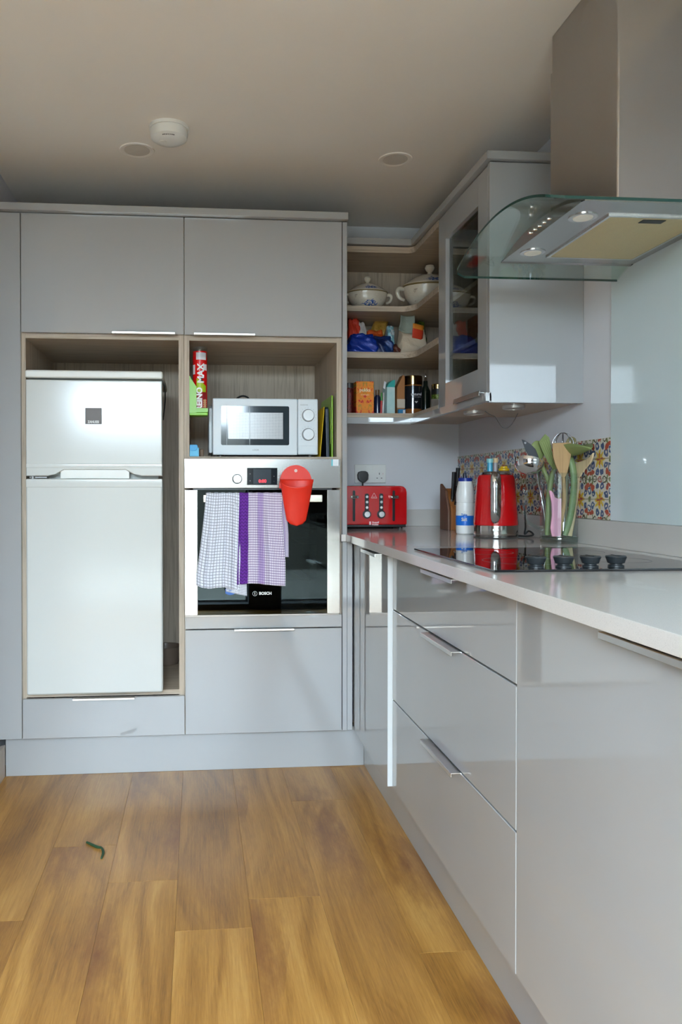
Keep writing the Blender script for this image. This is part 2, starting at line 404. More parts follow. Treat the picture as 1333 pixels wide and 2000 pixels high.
# fridge freezer
ff = thing('fridge_freezer', 'white freestanding fridge freezer with a small freezer door on top', 'fridge', (-.975, .25, .325))
part('cabinet_body', B(-1.218, -.745, .028, .38, .335, 1.487, .006), WHITE, ff)
for x in (-1.17, -.78):
    for y in (.08, .34): part('foot', G().cyl((x, y, .325), (x, y, .337), .018), BLACK, ff)
part('top_lid', B(-1.2245, -.7265, -.034, .38, 1.4895, 1.518, .007, 3), WHITEP, ff)
def door_arch(x0, x1, z0, z1, zc_lo, y0, y1):
    """freezer door outline, with the scooped grip in its lower edge"""
    return [(x0, z1), (x0, z0), (x0+.078, z0), (x0+.105, z0+.006), (x0+.135, z0+zc_lo), (x1-.135, z0+zc_lo), (x1-.105, z0+.006), (x1-.075, z0), (x1, z0), (x1, z1)]
fd = part('freezer_door', G().prism(door_arch(-1.222, -.728, 1.1305, 1.483, .0235, 0, 0), 'y', -.036, .024, .006), WHITE, ff)
part('door_band', B(-1.2215, -.7285, -.0375, -.03, 1.160, 1.176, .003), WHITE, fd)
g = text_g('ZANUSSI', .0125, (-.9785, -.0403, 1.3285), bold=.0004, sx=.82)
bd = part('badge', B(-1.008, -.949, -.0385, -.035, 1.321, 1.380, .0008, 1), mat('matt grey badge', (.15, .135, .13), .5), fd)
part('lettering', g, WHITEP, fd)
fb = part('fridge_door', B(-1.2225, -.7275, -.036, .024, .3285, 1.1205, .008, 3), WHITE, ff)
part('door_band', B(-1.222, -.728, -.039, -.03, 1.0885, 1.1205, .004), WHITE, fb)
part('grip_insert', B(-1.10, -.85, -.026, .02, 1.1215, 1.156, .002), WHITEP, ff)
part('hinge', G().cyl((-1.2, -.022, 1.118), (-1.2, -.022, 1.134), .008).box(-1.212, -1.15, -.02, .02, 1.1235, 1.1285), mat('grey hinge', (.25, .25, .25), .4, .5), ff)
part('power_cable', G().tube([(-.735, .02, 1.487), (-.7235, .015, 1.475), (-.7205, .03, 1.455), (-.7235, .10, 1.42), (-.735, .2, 1.36)], .0025), RUB, ff)
# tub behind the fridge
g = G().lathe([(0, .326), (.055, .326), (.062, .34), (.066, .398), (.069, .403), (.066, .403), (.062, .398), (.058, .343), (0, .333)], -.738, .47, 28)
solo('storage_tub', g, mat('smoky brown plastic', srgb(120, 104, 92), .25, var=.03), 'brown plastic tub with pale rim half hidden behind the fridge foot', 'tub')
# ------------------------------------------------------------------ oven
ov = thing('built_in_oven', 'stainless steel built-in oven with black glass door and tea towels on its bar', 'oven', (-.354, .28, .61))
def m_cav():
    return mat('dark oven enamel', (.012, .022, .022), .35)
part('oven_cavity', G().box(-.615, -.60, .012, .5, .625, 1.18).box(-.11, -.095, .012, .5, .625, 1.18).box(-.60, -.11, .012, .5, .610, .645).box(-.60, -.11, .012, .5, 1.0, 1.18).box(-.60, -.11, .45, .5, .645, 1.0), m_cav(), ov)
g = G()
for z in (.735, .80, .87, .93):
    g.tube([(-.595, .05, z), (-.115, .05, z)], .0022, sm=False, seg=6); g.tube([(-.595, .4, z), (-.115, .4, z)], .0022, sm=False, seg=6)
    if z in (.735, .87):
        for i in range(14): x = -.57+.034*i; g.tube([(x, .05, z), (x, .4, z)], .0015, sm=False, seg=5)
part('oven_rack', g, mat('grey wire', (.4, .42, .42), .3, 1.), ov)
cp = part('control_panel', B(-.648, -.059, -.0215, .012, 1.086, 1.1965, .002), STEEL, ov)
kx, kz = -.451, 1.1205
kn = part('knob', G().cyl((kx, -.0225, kz), (kx, -.040, kz), .0155, .0145, 32), mat('satin steel knob', (.78, .77, .75), .25, 1.), ov)
part('knob_ring', G().lathe([(.0155, 0), (.0185, 0), (.0185, .003), (.0155, .003)], 0, 0, 32, M=Matrix.Translation((kx, -.022, kz)) @ Matrix.Rotation(PI/2, 4, 'X')), DARKP, ov)
ds = part('display', B(-.4135, -.2995, -.0228, -.0205, 1.098, 1.162, .0006, 1), mat('black display glass', (.012, .016, .022), .1), ov)
part('display_window', B(-.390, -.323, -.0234, -.0228, 1.102, 1.158), mat('dark slate display field', (.045, .06, .075), .12), ds)
em = NT('red display digits'); em.p(Base_Color=(.5, .01, .01), Emission_Color=(1, .03, .05), Emission_Strength=1.6)
part('display_digits', text_g('0:00', .017, (-.3555, -.0236, 1.112), bold=.0003), em.m, ds)
for tx, tt, tz in ((-.312, '+', 1.130), (-.312, '-', 1.112), (-.402, 'o', 1.140), (-.402, 'o', 1.114)): part('touch_mark', text_g(tt, .008, (tx, -.0231, tz)), mat('grey print', (.25, .25, .27), .5), ds)
part('sticker', B(-.0935, -.0665, -.0222, -.0214, 1.170, 1.195), [mat('white sticker', srgb(225, 232, 236), .5)], ov, 'small white sticker')
part('sticker_stripe', B(-.0935, -.0885, -.0225, -.0221, 1.170, 1.195), mat('cyan stripe', srgb(90, 195, 210), .5), ov)

def m_ovglass():
    t = NT('smoked black oven glass'); t.n.remove(t.b)
    tr = t.new('ShaderNodeBsdfTransparent'); tr.inputs[0].default_value = (.10, .16, .15, 1)
    g = t.new('ShaderNodeBsdfGlossy'); g.inputs['Roughness'].default_value = .01; g.inputs[0].default_value = (.36, .42, .42, 1)
    fr = sym_fresnel(t, 1.5)
    mx = t.new('ShaderNodeMixShader'); t.l.new(fr.outputs[0], mx.inputs[0]); t.l.new(tr.outputs[0], mx.inputs[1]); t.l.new(g.outputs[0], mx.inputs[2])
    t.l.new(mx.outputs[0], t.n['Material Output'].inputs[0]); return t.m
od = part('door_glass', B(-.5985, -.1095, -.0205, -.0165, .6125, 1.079), m_ovglass(), ov)
part('side_trim', B(-.647, -.5985, -.0215, .010, .6105, 1.079, .0015), STEEL, od)
part('side_trim', B(-.1095, -.0605, -.0215, .010, .6105, 1.079, .0015), STEEL, od)
bk = mat('black ceramic border', (.008, .010, .010), .15)
part('glass_border', G().box(-.5985, -.57, -.016, -.012, .6125, 1.079).box(-.149, -.1095, -.016, -.012, .6125, 1.079).box(-.57, -.149, -.016, -.012, .6125, .735).box(-.57, -.149, -.016, -.012, .985, 1.079), bk, od)
g = G(); g.lathe([(.0078, 0), (.0088, 0), (.0088, .0006), (.0078, .0006)], 0, 0, 28, M=Matrix.Translation((-.3845, -.0208, .6895)) @ Matrix.Rotation(PI/2, 4, 'X'))
text_g('I', .0125, (-.3845, -.0212, .6895), bold=.0005, g=g); text_g('BOSCH', .0145, (-.345, -.0212, .6895), bold=.0006, g=g)
part('lettering', g, WHITEP, od)
ob = part('oven_handle', G().box(-.578, -.1345, -.066, -.054, 1.034, 1.061, .003), mat('champagne satin handle', (.74, .70, .60), .28, 1.), od)
part('handle_mount', B(-.565, -.545, -.056, -.0205, 1.040, 1.055), BLACK, od)
part('handle_mount', B(-.165, -.145, -.056, -.0205, 1.040, 1.055), BLACK, od)
part('vent_slot', G().box(-.615, -.09, -.014, .0, 1.0797, 1.0855), BLACK, ov)
part('bottom_trim', B(-.645, -.0625, -.012, .01, .6035, .6095), mat('dull metal trim', (.35, .32, .29), .4, .8), ov)

# ------------------------------------------------------------------ tea towels
def towel(name, prof, x0f, x1f, mfac, label, drop_back, seed):
    """cloth draped over the oven bar: front panel down from the bar, short back panel"""
    rnd = random.Random(seed); ph = [rnd.uniform(0, 6) for _ in range(4)]
    def fn(u, v):
        # v 0..1: back bottom -> over bar -> front bottom
        tot_b, top, tot_f = drop_back, .035, prof(u)
        L = tot_b+top+tot_f; s = v*L
        fold = .004*math.sin(u*9+ph[0])+.003*math.sin(u*21+ph[1])
        if s < tot_b:
            z = 1.0645-(tot_b-s); y = -.0475+.2*fold*0; fall = (tot_b-s)
            x = x0f(fall)+(x1f(fall)-x0f(fall))*u
            return (x, y+fold*.3*min(1, fall*8), z)
        if s < tot_b+top:
            a = (s-tot_b)/top*PI; return (x0f(0)+(x1f(0)-x0f(0))*u, -.060+.0125*math.cos(a), 1.0645+.0045*math.sin(a)+.0006*math.sin(u*31+ph[2]))
        fall = s-tot_b-top
        x = x0f(fall)+(x1f(fall)-x0f(fall))*u
        return (x, -.0725-abs(fold)*min(1, fall*7)*1.6-.002*math.sin(fall*14+u*4+ph[3])*min(1, fall*6), 1.0645-fall)
    g = G().grid(fn, 70, 110); g.recalc = False
    o = part(name, g, mfac, label=None, sharp=180)
    m = o.modifiers.new('cloth thickness', 'SOLIDIFY'); m.thickness = .0022; m.offset = 0
    return tag(o, label, 'tea towel')
def m_check1():
    t = NT('white cotton with fine dark check'); u, v, w = t.xyz(t.pos('UV'))
    ww = t.noise(6., t.pos('UV'), 2)
    du = t.f('ABSOLUTE', t.f('SUBTRACT', t.f('FRACT', t.f('ADD', t.f('MULTIPLY', u, 14.), t.f('MULTIPLY', ww, .5))), .5)); dv = t.f('ABSOLUTE', t.f('SUBTRACT', t.f('FRACT', t.f('MULTIPLY', v, 56.)), .5))
    ln = t.f('MAXIMUM', t.f('MULTIPLY', t.f('LESS_THAN', du, .09), .7), t.f('MULTIPLY', t.f('LESS_THAN', dv, .10), .7))
    c = t.mix(ln, srgb(226, 228, 238), srgb(58, 62, 84))
    t.p(Base_Color=c, Roughness=.9); t.bump(t.noise(700., t.pos('Object'), 2), .25, .0006); return t.m
def m_check2():
    t = NT('purple and white striped check cotton'); u, v, w = t.xyz(t.pos('UV'))
    fu = t.f('FRACT', t.f('MULTIPLY', u, 27.)); fv = t.f('FRACT', t.f('MULTIPLY', v, 66.))
    lu = t.f('LESS_THAN', fu, .5); lv = t.f('LESS_THAN', fv, .45)
    c = t.mix(t.f('MULTIPLY', lu, .55), srgb(236, 230, 240), srgb(104, 60, 130)); c = t.mix(t.f('MULTIPLY', lv, .55), c, srgb(96, 50, 120))
    b2 = t.f('MULTIPLY', t.f('GREATER_THAN', u, .43), t.f('LESS_THAN', u, .56))
    c = t.mix(t.f('MULTIPLY', b2, .45), c, srgb(120, 70, 165))
    edge = t.f('LESS_THAN', t.f('ADD', u, t.f('MULTIPLY', t.f('SUBTRACT', t.noise(5., t.pos('UV'), 1), .5), .03)), .215)
    ch = t.f('LESS_THAN', t.f('FRACT', t.f('ADD', t.f('MULTIPLY', v, 48.), t.f('MULTIPLY', t.f('ABSOLUTE', t.f('SUBTRACT', t.f('FRACT', t.f('MULTIPLY', u, 14.)), .5)), 1.2))), .38)
    pc = t.mix(t.f('MULTIPLY', ch, .6), srgb(104, 42, 150), srgb(44, 14, 78))
    c = t.mix(edge, c, pc)
    t.p(Base_Color=c, Roughness=.9); t.bump(t.noise(700., t.pos('Object'), 2), .25, .0006); return t.m
towel('tea_towel', lambda u: .335+.022*u+.006*math.sin(u*7), lambda f: -.568-.035*min(1, f/.3)**1.2, lambda f: -.445+.0*f, m_check1(),
      'white tea towel with thin dark grid check on the left of the oven bar', .22, 1)
towel('tea_towel', lambda u: .335-.005*math.sin(u*5), lambda f: -.4445-.008*f/.3, lambda f: -.288+(.0 if f < .1 else .012*min(1, (f-.1)/.15)), m_check2(),
      'purple and white striped tea towel in the middle of the oven bar', .235, 2)
# second fold of the white towel showing lower, with blue hem
g = G().grid(lambda u, v: (-.505+.078*u+.01*v, -.0695+.003*math.sin(u*8)+.002*math.sin(v*9), 1.03-v*(.325+.018*u)), 14, 60); g.recalc = False
ft = bpy.data.objects['tea_towel']
o = part('towel_fold', g, m_check1() if False else bpy.data.materials['white cotton with fine dark check'], ft, sharp=180); mm = o.modifiers.new('cloth thickness', 'SOLIDIFY'); mm.thickness = .002
g = G().grid(lambda u, v: (-.497+.035*u, -.0665+.002*math.sin(v*5), .715-.018*v-.006*math.sin(u*3)), 8, 4); g.recalc = False
o = part('blue_hem', g, mat('blue cotton hem', srgb(88, 124, 190), .9), ft, sharp=180); mm = o.modifiers.new('cloth thickness', 'SOLIDIFY'); mm.thickness = .002
# purple towel's rear layer, wider on the right
st = bpy.data.objects['tea_towel.001']
g = G().grid(lambda u, v: (-.30+.028*u+.010*min(1, v*1.6), -.0655+.002*math.sin(v*7+u*4), 1.05-v*.22), 8, 40); g.recalc = False
o = part('towel_fold', g, bpy.data.materials['purple and white striped check cotton'], st, sharp=180); mm = o.modifiers.new('cloth thickness', 'SOLIDIFY'); mm.thickness = .002

# red hanging pouch on the bar
def pouch():
    g = G(); SR = mat('orange-red silicone', srgb(226, 44, 22), .45, var=.04, bump=.1, bs=300)
    # outline half widths by height z: back plate taller, front pocket
    def hw(z):
        t = (z-.948)/(1.118-.948)
        return .030+.032*min(1, max(0, t))**.8 if z > .965 else .030*math.sqrt(max(0, 1-((.965-z)/.0175)**2))*1.0+.0001
    cx = -.2375; n = 26; v = []; f = []
    zs = [.9476+(1.118-.9476)*(i/n) for i in range(n+1)]
    def ring(z, k, m=28, off=0, wall=0):
        w = hw(z)-wall; t = max(0, (z-.948)/.17); dep = .012+.030*t-wall
        a = 2*PI*k/m
        return (cx+w*math.cos(a), -.094-dep*.5+dep*.62*math.sin(a), z)
    m = 28
    for i, z in enumerate(zs):
        for k in range(m):
            x, y, zz = ring(z, k)
            zz = z-.03*max(0, -math.sin(2*PI*k/m))*max(0, (z-1.0)/.118)**2
            v.append((x, y, zz))
    for i in range(n):
        for k in range(m): l = (k+1) % m; f.append((i*m+k, i*m+l, (i+1)*m+l, (i+1)*m+k))
    f.append(tuple(range(m))[::-1]); g.vf(v, f); g.recalc = True
    o = part('pocket', g, SR, None, sharp=60); mm = o.modifiers.new('wall', 'SOLIDIFY'); mm.thickness = .0022; mm.offset = -1
    bpy.data.objects.remove(o)
    r = thing('hanging_pouch', 'orange-red silicone pouch hanging from the oven bar beside the purple towel', 'pouch', (cx, -.09, .947))
    g = G(); g.vf(v, f)
    o = part('pocket', g, SR, r, sharp=60); mm = o.modifiers.new('wall', 'SOLIDIFY'); mm.thickness = .0022; mm.offset = -1
    pts = [(cx-.0615, 1.085), (cx-.0615, 1.106)]
    for k in range(0, 17): a = PI-PI*k/16; pts.append((cx+.0595*math.cos(a), 1.110+.061*math.sin(a)))
    pts += [(cx+.0615, 1.106), (cx+.0615, 1.085)]
    part('back_flap', G().prism(pts, 'y', -.0865, -.0835, .001), SR, r)
    part('hook', G().box(cx-.02, cx+.02, -.0835, -.046, 1.0705, 1.0725).box(cx-.02, cx+.02, -.048, -.046, 1.045, 1.0725), SR, r)
    part('hanging_hole', G().cyl((cx, -.0868, 1.150), (cx, -.0885, 1.150), .0058), mat('pale plastic stud', srgb(225, 190, 180), .4), r)
pouch()

# ------------------------------------------------------------------ microwave niche
mw = thing('microwave', 'pale grey microwave oven with two round dials in the niche above the oven', 'microwave', (-.335, .25, 1.206))
MWW = mat('pale silver-grey plastic', srgb(214, 222, 228), .4, var=.01)
for x in (-.51, -.16):
    for y in (.09, .36): part('foot', G().cyl((x, y, 1.2055), (x, y, 1.217), .014), BLACK, mw)
bd = part('casing', B(-.5405, -.1325, .075, .41, 1.2165, 1.4315, .004), MWW, mw)
part('side_bulge', G().prism([(.13, 1.225), (.13, 1.40), (.16, 1.412), (.36, 1.412), (.38, 1.39), (.38, 1.24), (.35, 1.225)], 'x', -.5545, -.54, .005), MWW, bd)
dr = part('door', B(-.5405, -.2125, .055, .0745, 1.2135, 1.4315, .005, 3), MWW, mw)
def m_mesh():
    t = NT('perforated metal screen'); x, y, z = t.xyz(t.pos())
    a = t.f('ABSOLUTE', t.f('SUBTRACT', t.f('FRACT', t.f('MULTIPLY', x, 420.)), .5)); b = t.f('ABSOLUTE', t.f('SUBTRACT', t.f('FRACT', t.f('MULTIPLY', z, 420.)), .5))
    t.p(Base_Color=t.mix(t.f('LESS_THAN', t.f('ADD', a, b), .4), srgb(168, 166, 164), srgb(70, 74, 78)), Roughness=.25, Metallic=.3); return t.m
wn = part('door_window', G().prism([(-.5085+.004, 1.2515), (-.2455-.004, 1.2515), (-.2455, 1.2555), (-.2455, 1.398), (-.2495, 1.402), (-.5045, 1.402), (-.5085, 1.398), (-.5085, 1.2555)], 'y', .0535, .056), mat('dark tinted window', (.03, .042, .052), .08), dr)
part('screen', B(-.4815, -.2695, .0528, .0536, 1.2755, 1.3765), m_mesh(), wn)
for xx in (-.487, -.399): part('reflection_line', B(xx, xx+.0016, .0523, .0535, 1.2525, 1.4), mat('pale painted reflection', srgb(150, 156, 160), .3), wn)  # thin pale strips standing in for upright reflections in the door window
pn = part('control_panel', B(-.2115, -.1325, .055, .0745, 1.2155, 1.4315, .005, 3), MWW, mw)
for z in (1.367, 1.2935):
    kn = part('dial', G().cyl((-.1715, .055, z), (-.1715, .040, z), .0225, .0205, 36), mat('satin silver dial', srgb(214, 218, 220), .3, .2), mw)
    part('dial_ring', G().lathe([(.0215, 0), (.0245, 0), (.0245, .002), (.0215, .002)], 0, 0, 36, M=Matrix.Translation((-.1715, .0552, z)) @ Matrix.Rotation(PI/2, 4, 'X')), mat('grey dial ring', (.2, .21, .22), .5), kn)  # plain grey ring round the foot of the dial
    g = G()
    for k in range(13):
        a = -.7*PI+1.4*PI*k/12+PI/2
        g.cyl((-.1715+.031*math.cos(a), .0551, z+.031*math.sin(a)), (-.1715+.031*math.cos(a), .0546, z+.031*math.sin(a)), .0009, seg=8)
    part('dial_marks', g, mat('grey print', (.25, .25, .27), .5), mw, kind='stuff')
part('open_button', B(-.2075, -.139, .0535, .056, 1.2195, 1.2505, .001), MWW, mw)
part('lettering', text_g('LOGIK', .0085, (-.375, .0547, 1.233)), mat('grey print', (.25, .25, .27), .5), dr)
part('lettering', text_g('MICROWAVE', .005, (-.187, .0547, 1.4075)), mat('grey print', (.25, .25, .27), .5), pn)
part('power_cable', G().tube([(-.44, .43, 1.44), (-.432, .43, 1.47), (-.405, .43, 1.485), (-.378, .43, 1.475), (-.37, .43, 1.44)], .004), RUB, mw)

# tube in green holder fixed to the niche side
gh = thing('wall_holder', 'bright green plastic holder on the left side of the microwave niche', 'holder', (-.6, .06, 1.36))
GRN = mat('bright green plastic', srgb(124, 190, 20), .35)
part('tray', G().box(-.629, -.559, .03, .10, 1.362, 1.374, .003).prism([(-.629, 1.372), (-.602, 1.372), (-.602, 1.47), (-.629, 1.512)], 'y', .028, .033), GRN, gh)
part('back_plate', B(-.629, -.6245, .03, .10, 1.37, 1.512, .001), GRN, gh)
part('front_lip', B(-.603, -.559, .028, .031, 1.374, 1.39), GRN, gh)
tb = thing('product_tube', 'red film tube with white labels standing in the green holder', 'tube', (-.5885, .064, 1.374))
part('tube_body', G().lathe([(0, 1.3745), (.0265, 1.3745), (.0275, 1.376), (.0275, 1.608), (.0, 1.608)], -.5885, .064, 36), mat('glossy red print', srgb(214, 18, 20), .25, var=.03), tb)
part('clear_cap', G().lathe([(.0282, 1.585), (.0282, 1.624), (.0, 1.624)], -.5885, .064, 36), thin_glass('clear plastic', (.88, .9, .9)), tb)
def on_cyl(cx, cy, r, a0, a1, z0, z1, n=8, zf=None):
    """patch of a cylinder surface, angle measured from -y towards +x"""
    g = G(); v = []
    for i in range(n+1):
        a = a0+(a1-a0)*i/n; zt = zf(i/n) if zf else z1
        for rr in (r, r+.0004): v += [(cx+rr*math.sin(a), cy-rr*math.cos(a), z0), (cx+rr*math.sin(a), cy-rr*math.cos(a), zt)]
    f = []
    for i in range(n):
        b = 4*i; f += [(b+2, b+6, b+7, b+3), (b, b+1, b+5, b+4), (b+1, b+3, b+7, b+5), (b, b+4, b+6, b+2)]
    f += [(0, 2, 3, 1), (4*n, 4*n+1, 4*n+3, 4*n+2)]
    g.vf(v, f); return g
LBL = mat('white paper label', srgb(222, 220, 226), .5)
part('top_label', on_cyl(-.5885, .064, .0276, -.55, .95, 1.5745, 1.602), LBL, tb)
part('side_label', on_cyl(-.5885, .064, .0276, -1.3, -.75, 1.52, 1.556), LBL, tb)
part('side_label', on_cyl(-.5885, .064, .0276, .45, 1.1, 1.535, 1.558), LBL, tb)
part('green_print', on_cyl(-.5885, .064, .0276, -.5, .9, 1.452, 1.49, zf=lambda t: 1.505-.03*t), mat('lime print', srgb(168, 196, 30), .4), tb)
part('dark_print', on_cyl(-.5885, .064, .0276, -.7, 1., 1.3765, 1.452), mat('dark red print', srgb(150, 24, 34), .35), tb)
part('lettering', text_g('MAX', .034, (-.585, .0350, 1.522), rot=PI/2, bold=.0012, g=text_g('REINO', .030, (-.5905, .0350, 1.425), rot=PI/2, bold=.0012)), WHITEP, tb)
part('ring_print', text_g('8888', .016, (-.570, .0362, 1.408), rot=PI/2), mat('peach print', srgb(235, 180, 120), .5), tb)
# small blue box, brown box behind
bb = thing('small_box', 'small bright blue box with curved flap in the niche corner left of microwave', 'box', (-.612, .04, 1.2055))
BLU = mat('sky blue card', srgb(40, 160, 220), .45)
part('box_body', B(-.628, -.5935, .03, .075, 1.2065, 1.240, .001), mat('light blue card', srgb(84, 184, 226), .45), bb)
part('flap', G().prism([(-.628, 1.251), (-.6005, 1.251), (-.598, 1.245), (-.6, 1.233), (-.607, 1.228), (-.62, 1.228), (-.628, 1.233)], 'y', .0275, .075, .001), BLU, bb)
tag(part('small_box', B(-.59, -.575, .085, .15, 1.2062, 1.238, .003), mat('brown card', srgb(116, 92, 72), .6)), 'small brown box behind the blue box beside the microwave', 'box')
# chopping boards
def board(label, m, pts, M, th=.006, grooves=False):
    r = thing('chopping_board', label, 'chopping board', (pts[0][0]*0-.09, .06, 1.206))
    o = part('board', G().prism(pts, 'x', 0, th, .0015, M=M), m, r)
    return r, o
rec = [(.05, 1.2065), (.31, 1.2065), (.31, 1.435), (.30, 1.446), (.055, 1.446), (.05, 1.44)]
r, o = board('lime green plastic chopping board leaning on the right side of microwave niche', mat('lime plastic', srgb(132, 176, 20), .35), rec, Matrix.Translation((-.0805, 0, 0)) @ Matrix.Shear('XZ', 4, (0, 0)) if False else Matrix.Translation((-.0805, 0, 0)))
part('groove', G().box(-.0815, -.0803, .075, .28, 1.28, 1.283).box(-.0815, -.0803, .074, .077, 1.26, 1.40), mat('pale lime plastic', srgb(170, 205, 60), .35), r)
rec2 = [(.05, 1.2065), (.28, 1.2065), (.28, 1.392), (.27, 1.40), (.06, 1.40), (.05, 1.392)]
M = Matrix.Translation((-.1005, 0, 1.2065)) @ Matrix.Rotation(-.02, 4, 'Y') @ Matrix.Translation((0, 0, -1.2065))
board('dark navy plastic chopping board between the green and yellow ones', mat('dark navy plastic', (.006, .014, .03), .3), rec2, M, .012)
M = Matrix.Translation((-.1275, 0, 1.2065)) @ Matrix.Rotation(.085, 4, 'Y') @ Matrix.Translation((0, 0, -1.2065))
board('thin yellow plastic chopping board nearest the microwave', mat('yellow plastic', srgb(214, 180, 30), .35), [(.045, 1.2065), (.27, 1.2065), (.27, 1.395), (.26, 1.402), (.05, 1.402), (.045, 1.395)], M, .003)

# ------------------------------------------------------------------ base units on the right
def handle_x(parent, y0, y1, z, x0=0.):
    g = G().box(x0-.022, x0+.002, y0, y1, z-.0012, z+.0012, .0005, 1).box(x0-.024, x0-.0215, y0, y1, z-.009, z+.0012, .0007, 1)
    return part('handle', g, ALU, parent, 'slim aluminium lip handle')
cb = thing('corner_base_unit', 'corner base cabinet under the worktop next to the oven housing', 'cabinet', (.2, -.29, .16))
part('cabinet_body', B(.02, .60, -.58, -.004, .1607, .88), EDGE, cb)
Mc = Matrix.Translation((-.004, -.003, 0)) @ Matrix.Rotation(-.017, 4, 'Z') @ Matrix.Translation((.004, .003, 0))
g = G().box(-.004, .014, -.578, -.003, .1607, .874, .0012, 1, M=Mc); d = part('door', g, GLOSS, cb)
g = G().box(-.004, .0138, -.5787, -.578, .1612, .8735, M=Mc); part('door_edge', g, EDGE, d, 'pale edge strip')
g = G().box(-.026, -.004, -.497, -.262, .8722, .8746, M=Mc).box(-.028, -.0255, -.497, -.262, .864, .8746, M=Mc); part('handle', g, ALU, d, 'slim aluminium lip handle')
du = thing('drawer_unit', 'wide three-drawer base unit with glossy light grey fronts below the hob', 'drawers', (.3, -1.05, .16))
part('cabinet_body', B(.02, .60, -1.52, -.583, .1607, .86), EDGE, du)
for z0, z1 in ((.7125, .874), (.4348, .7085), (.1607, .4308)):
    d = part('drawer', B(0, .018, -1.5205, -.5855, z0, z1, .0012, 1), GLOSS, du)
    handle_x(d, -1.21, -.965, z1+.0002)
nb = thing('base_cabinet', 'near base cabinet with one large glossy grey door right of the drawers', 'cabinet', (.3, -2., .16))
part('cabinet_body', B(.02, .60, -2.64, -1.523, .1607, .88), EDGE, nb)
d = part('door', B(0, .018, -2.12, -1.5235, .1607, .874, .0012, 1), GLOSS, nb); handle_x(d, -2.12, -1.865, .8745)
part('door', B(0, .018, -2.64, -2.123, .1607, .874, .0012, 1), GLOSS, nb)
tag(part('plinth', B(.05, .068, -2.64, .059, 0, .158, .001, 1), GLOSS), 'grey plinth under the right-hand base units', 'plinth')
tag(part('end_panel', B(0, .60, -2.66, -2.642, 0, .88, .001, 1), GLOSS), 'end panel closing the near end of the right-hand base units', 'panel')
pts = [(-.0374, -2.72), (.6195, -2.72), (.6195, .6165), (-.0285, .6165), (-.0285, -.0035), (-.054, -.0035), (-.054, -.0165), (-.0374, -.0165)]
tag(part('worktop', G().prism(pts, 'z', .883, .91, .0018), STONE), 'pale speckled stone worktop running around the corner', 'worktop')
tag(part('upstand', B(-.0285, .605, .604, .6168, .9102, .988, .001, 1), UPST), 'low grey-beige upstand along the back wall behind the toaster', 'upstand')
tag(part('upstand', B(.605, .6195, -2.72, .6168, .9102, .988, .001, 1), UPST), 'low grey-beige upstand along the right wall behind the hob', 'upstand')

# patterned wall tiles
def m_tile():
    t = NT('glazed majolica pattern'); x, y, z = t.xyz(t.pos()); P = .1225
    wv = t.noise(55., t.pos(), 2, out='Color'); wx, wy, wz = t.xyz(wv)
    y = t.f('ADD', y, t.f('MULTIPLY', t.f('SUBTRACT', wx, .5), .016)); z = t.f('ADD', z, t.f('MULTIPLY', t.f('SUBTRACT', wy, .5), .016))
    def pp(c, o):
        return t.f('MULTIPLY', t.f('ABSOLUTE', t.f('SUBTRACT', t.f('FRACT', t.f('ADD', t.f('DIVIDE', t.f('SUBTRACT', c, o), P), 100.5)), .5)), 2.)
    p = pp(y, -.681); q = pp(z, 1.0495)                   # 0 at a flower centre, 1 half-way to the next
    r = t.f('SQRT', t.f('ADD', t.f('MULTIPLY', p, p), t.f('MULTIPLY', q, q)))
    th = t.f('ARCTAN2', q, p); c4 = t.f('COSINE', t.f('MULTIPLY', th, 8.)); c2 = t.f('COSINE', t.f('MULTIPLY', th, 4.))
    w = t.noise(34., t.pos(), 2); ws = t.f('MULTIPLY', t.f('SUBTRACT', w, .5), .22)
    col = srgb(206, 198, 184)
    def disc(pc, qc, rad, soft=0.):
        a = t.f('SUBTRACT', p, pc); b = t.f('SUBTRACT', q, qc)
        return t.f('LESS_THAN', t.f('ADD', t.f('SQRT', t.f('ADD', t.f('MULTIPLY', a, a), t.f('MULTIPLY', b, b))), ws), rad)
    def ring(pc, qc, r0, r1):
        return t.f('MULTIPLY', disc(pc, qc, r1), t.f('SUBTRACT', 1., disc(pc, qc, r0)))
    navy, red, green, yel, dk = srgb(74, 88, 122), srgb(166, 74, 58), srgb(112, 118, 78), srgb(204, 170, 66), srgb(84, 80, 66)
    c = t.mix(ring(1., 1., .28, .38), col, green)
    c = t.mix(ring(.45, 1., .12, .19), c, dk)
    c = t.mix(disc(1., 1., .10), c, green)
    c = t.mix(ring(.24, .66, .04, .17), c, navy)
    c = t.mix(ring(.62, .30, .06, .18), c, navy)
    c = t.mix(ring(.98, .42, .10, .18), c, navy)
    c = t.mix(disc(.68, .60, .15), c, red)
    c = t.mix(disc(.88, .72, .1), c, red)
    c = t.mix(disc(1., .05, .12), c, green)
    c = t.mix(ring(.06, .96, .05, .12), c, red)
    pet = t.f('LESS_THAN', r, t.f('ADD', .38, t.f('MULTIPLY', c4, .12)))
    c = t.mix(pet, c, yel)
    c = t.mix(t.f('LESS_THAN', r, t.f('ADD', .16, t.f('MULTIPLY', c2, .14))), c, red)
    t.p(Base_Color=c, Roughness=.18); return t.m
TILE = m_tile()
tg = thing('tile_band', 'band of patterned flower tiles on the right wall behind kettle and jug', 'tiles', (.615, -.06, .99))
part('grout', B(.6165, .6198, -.741, .616, .9885, 1.2345), mat('pale grout', srgb(214, 208, 190), .8), tg)
proto = None; P = .06135
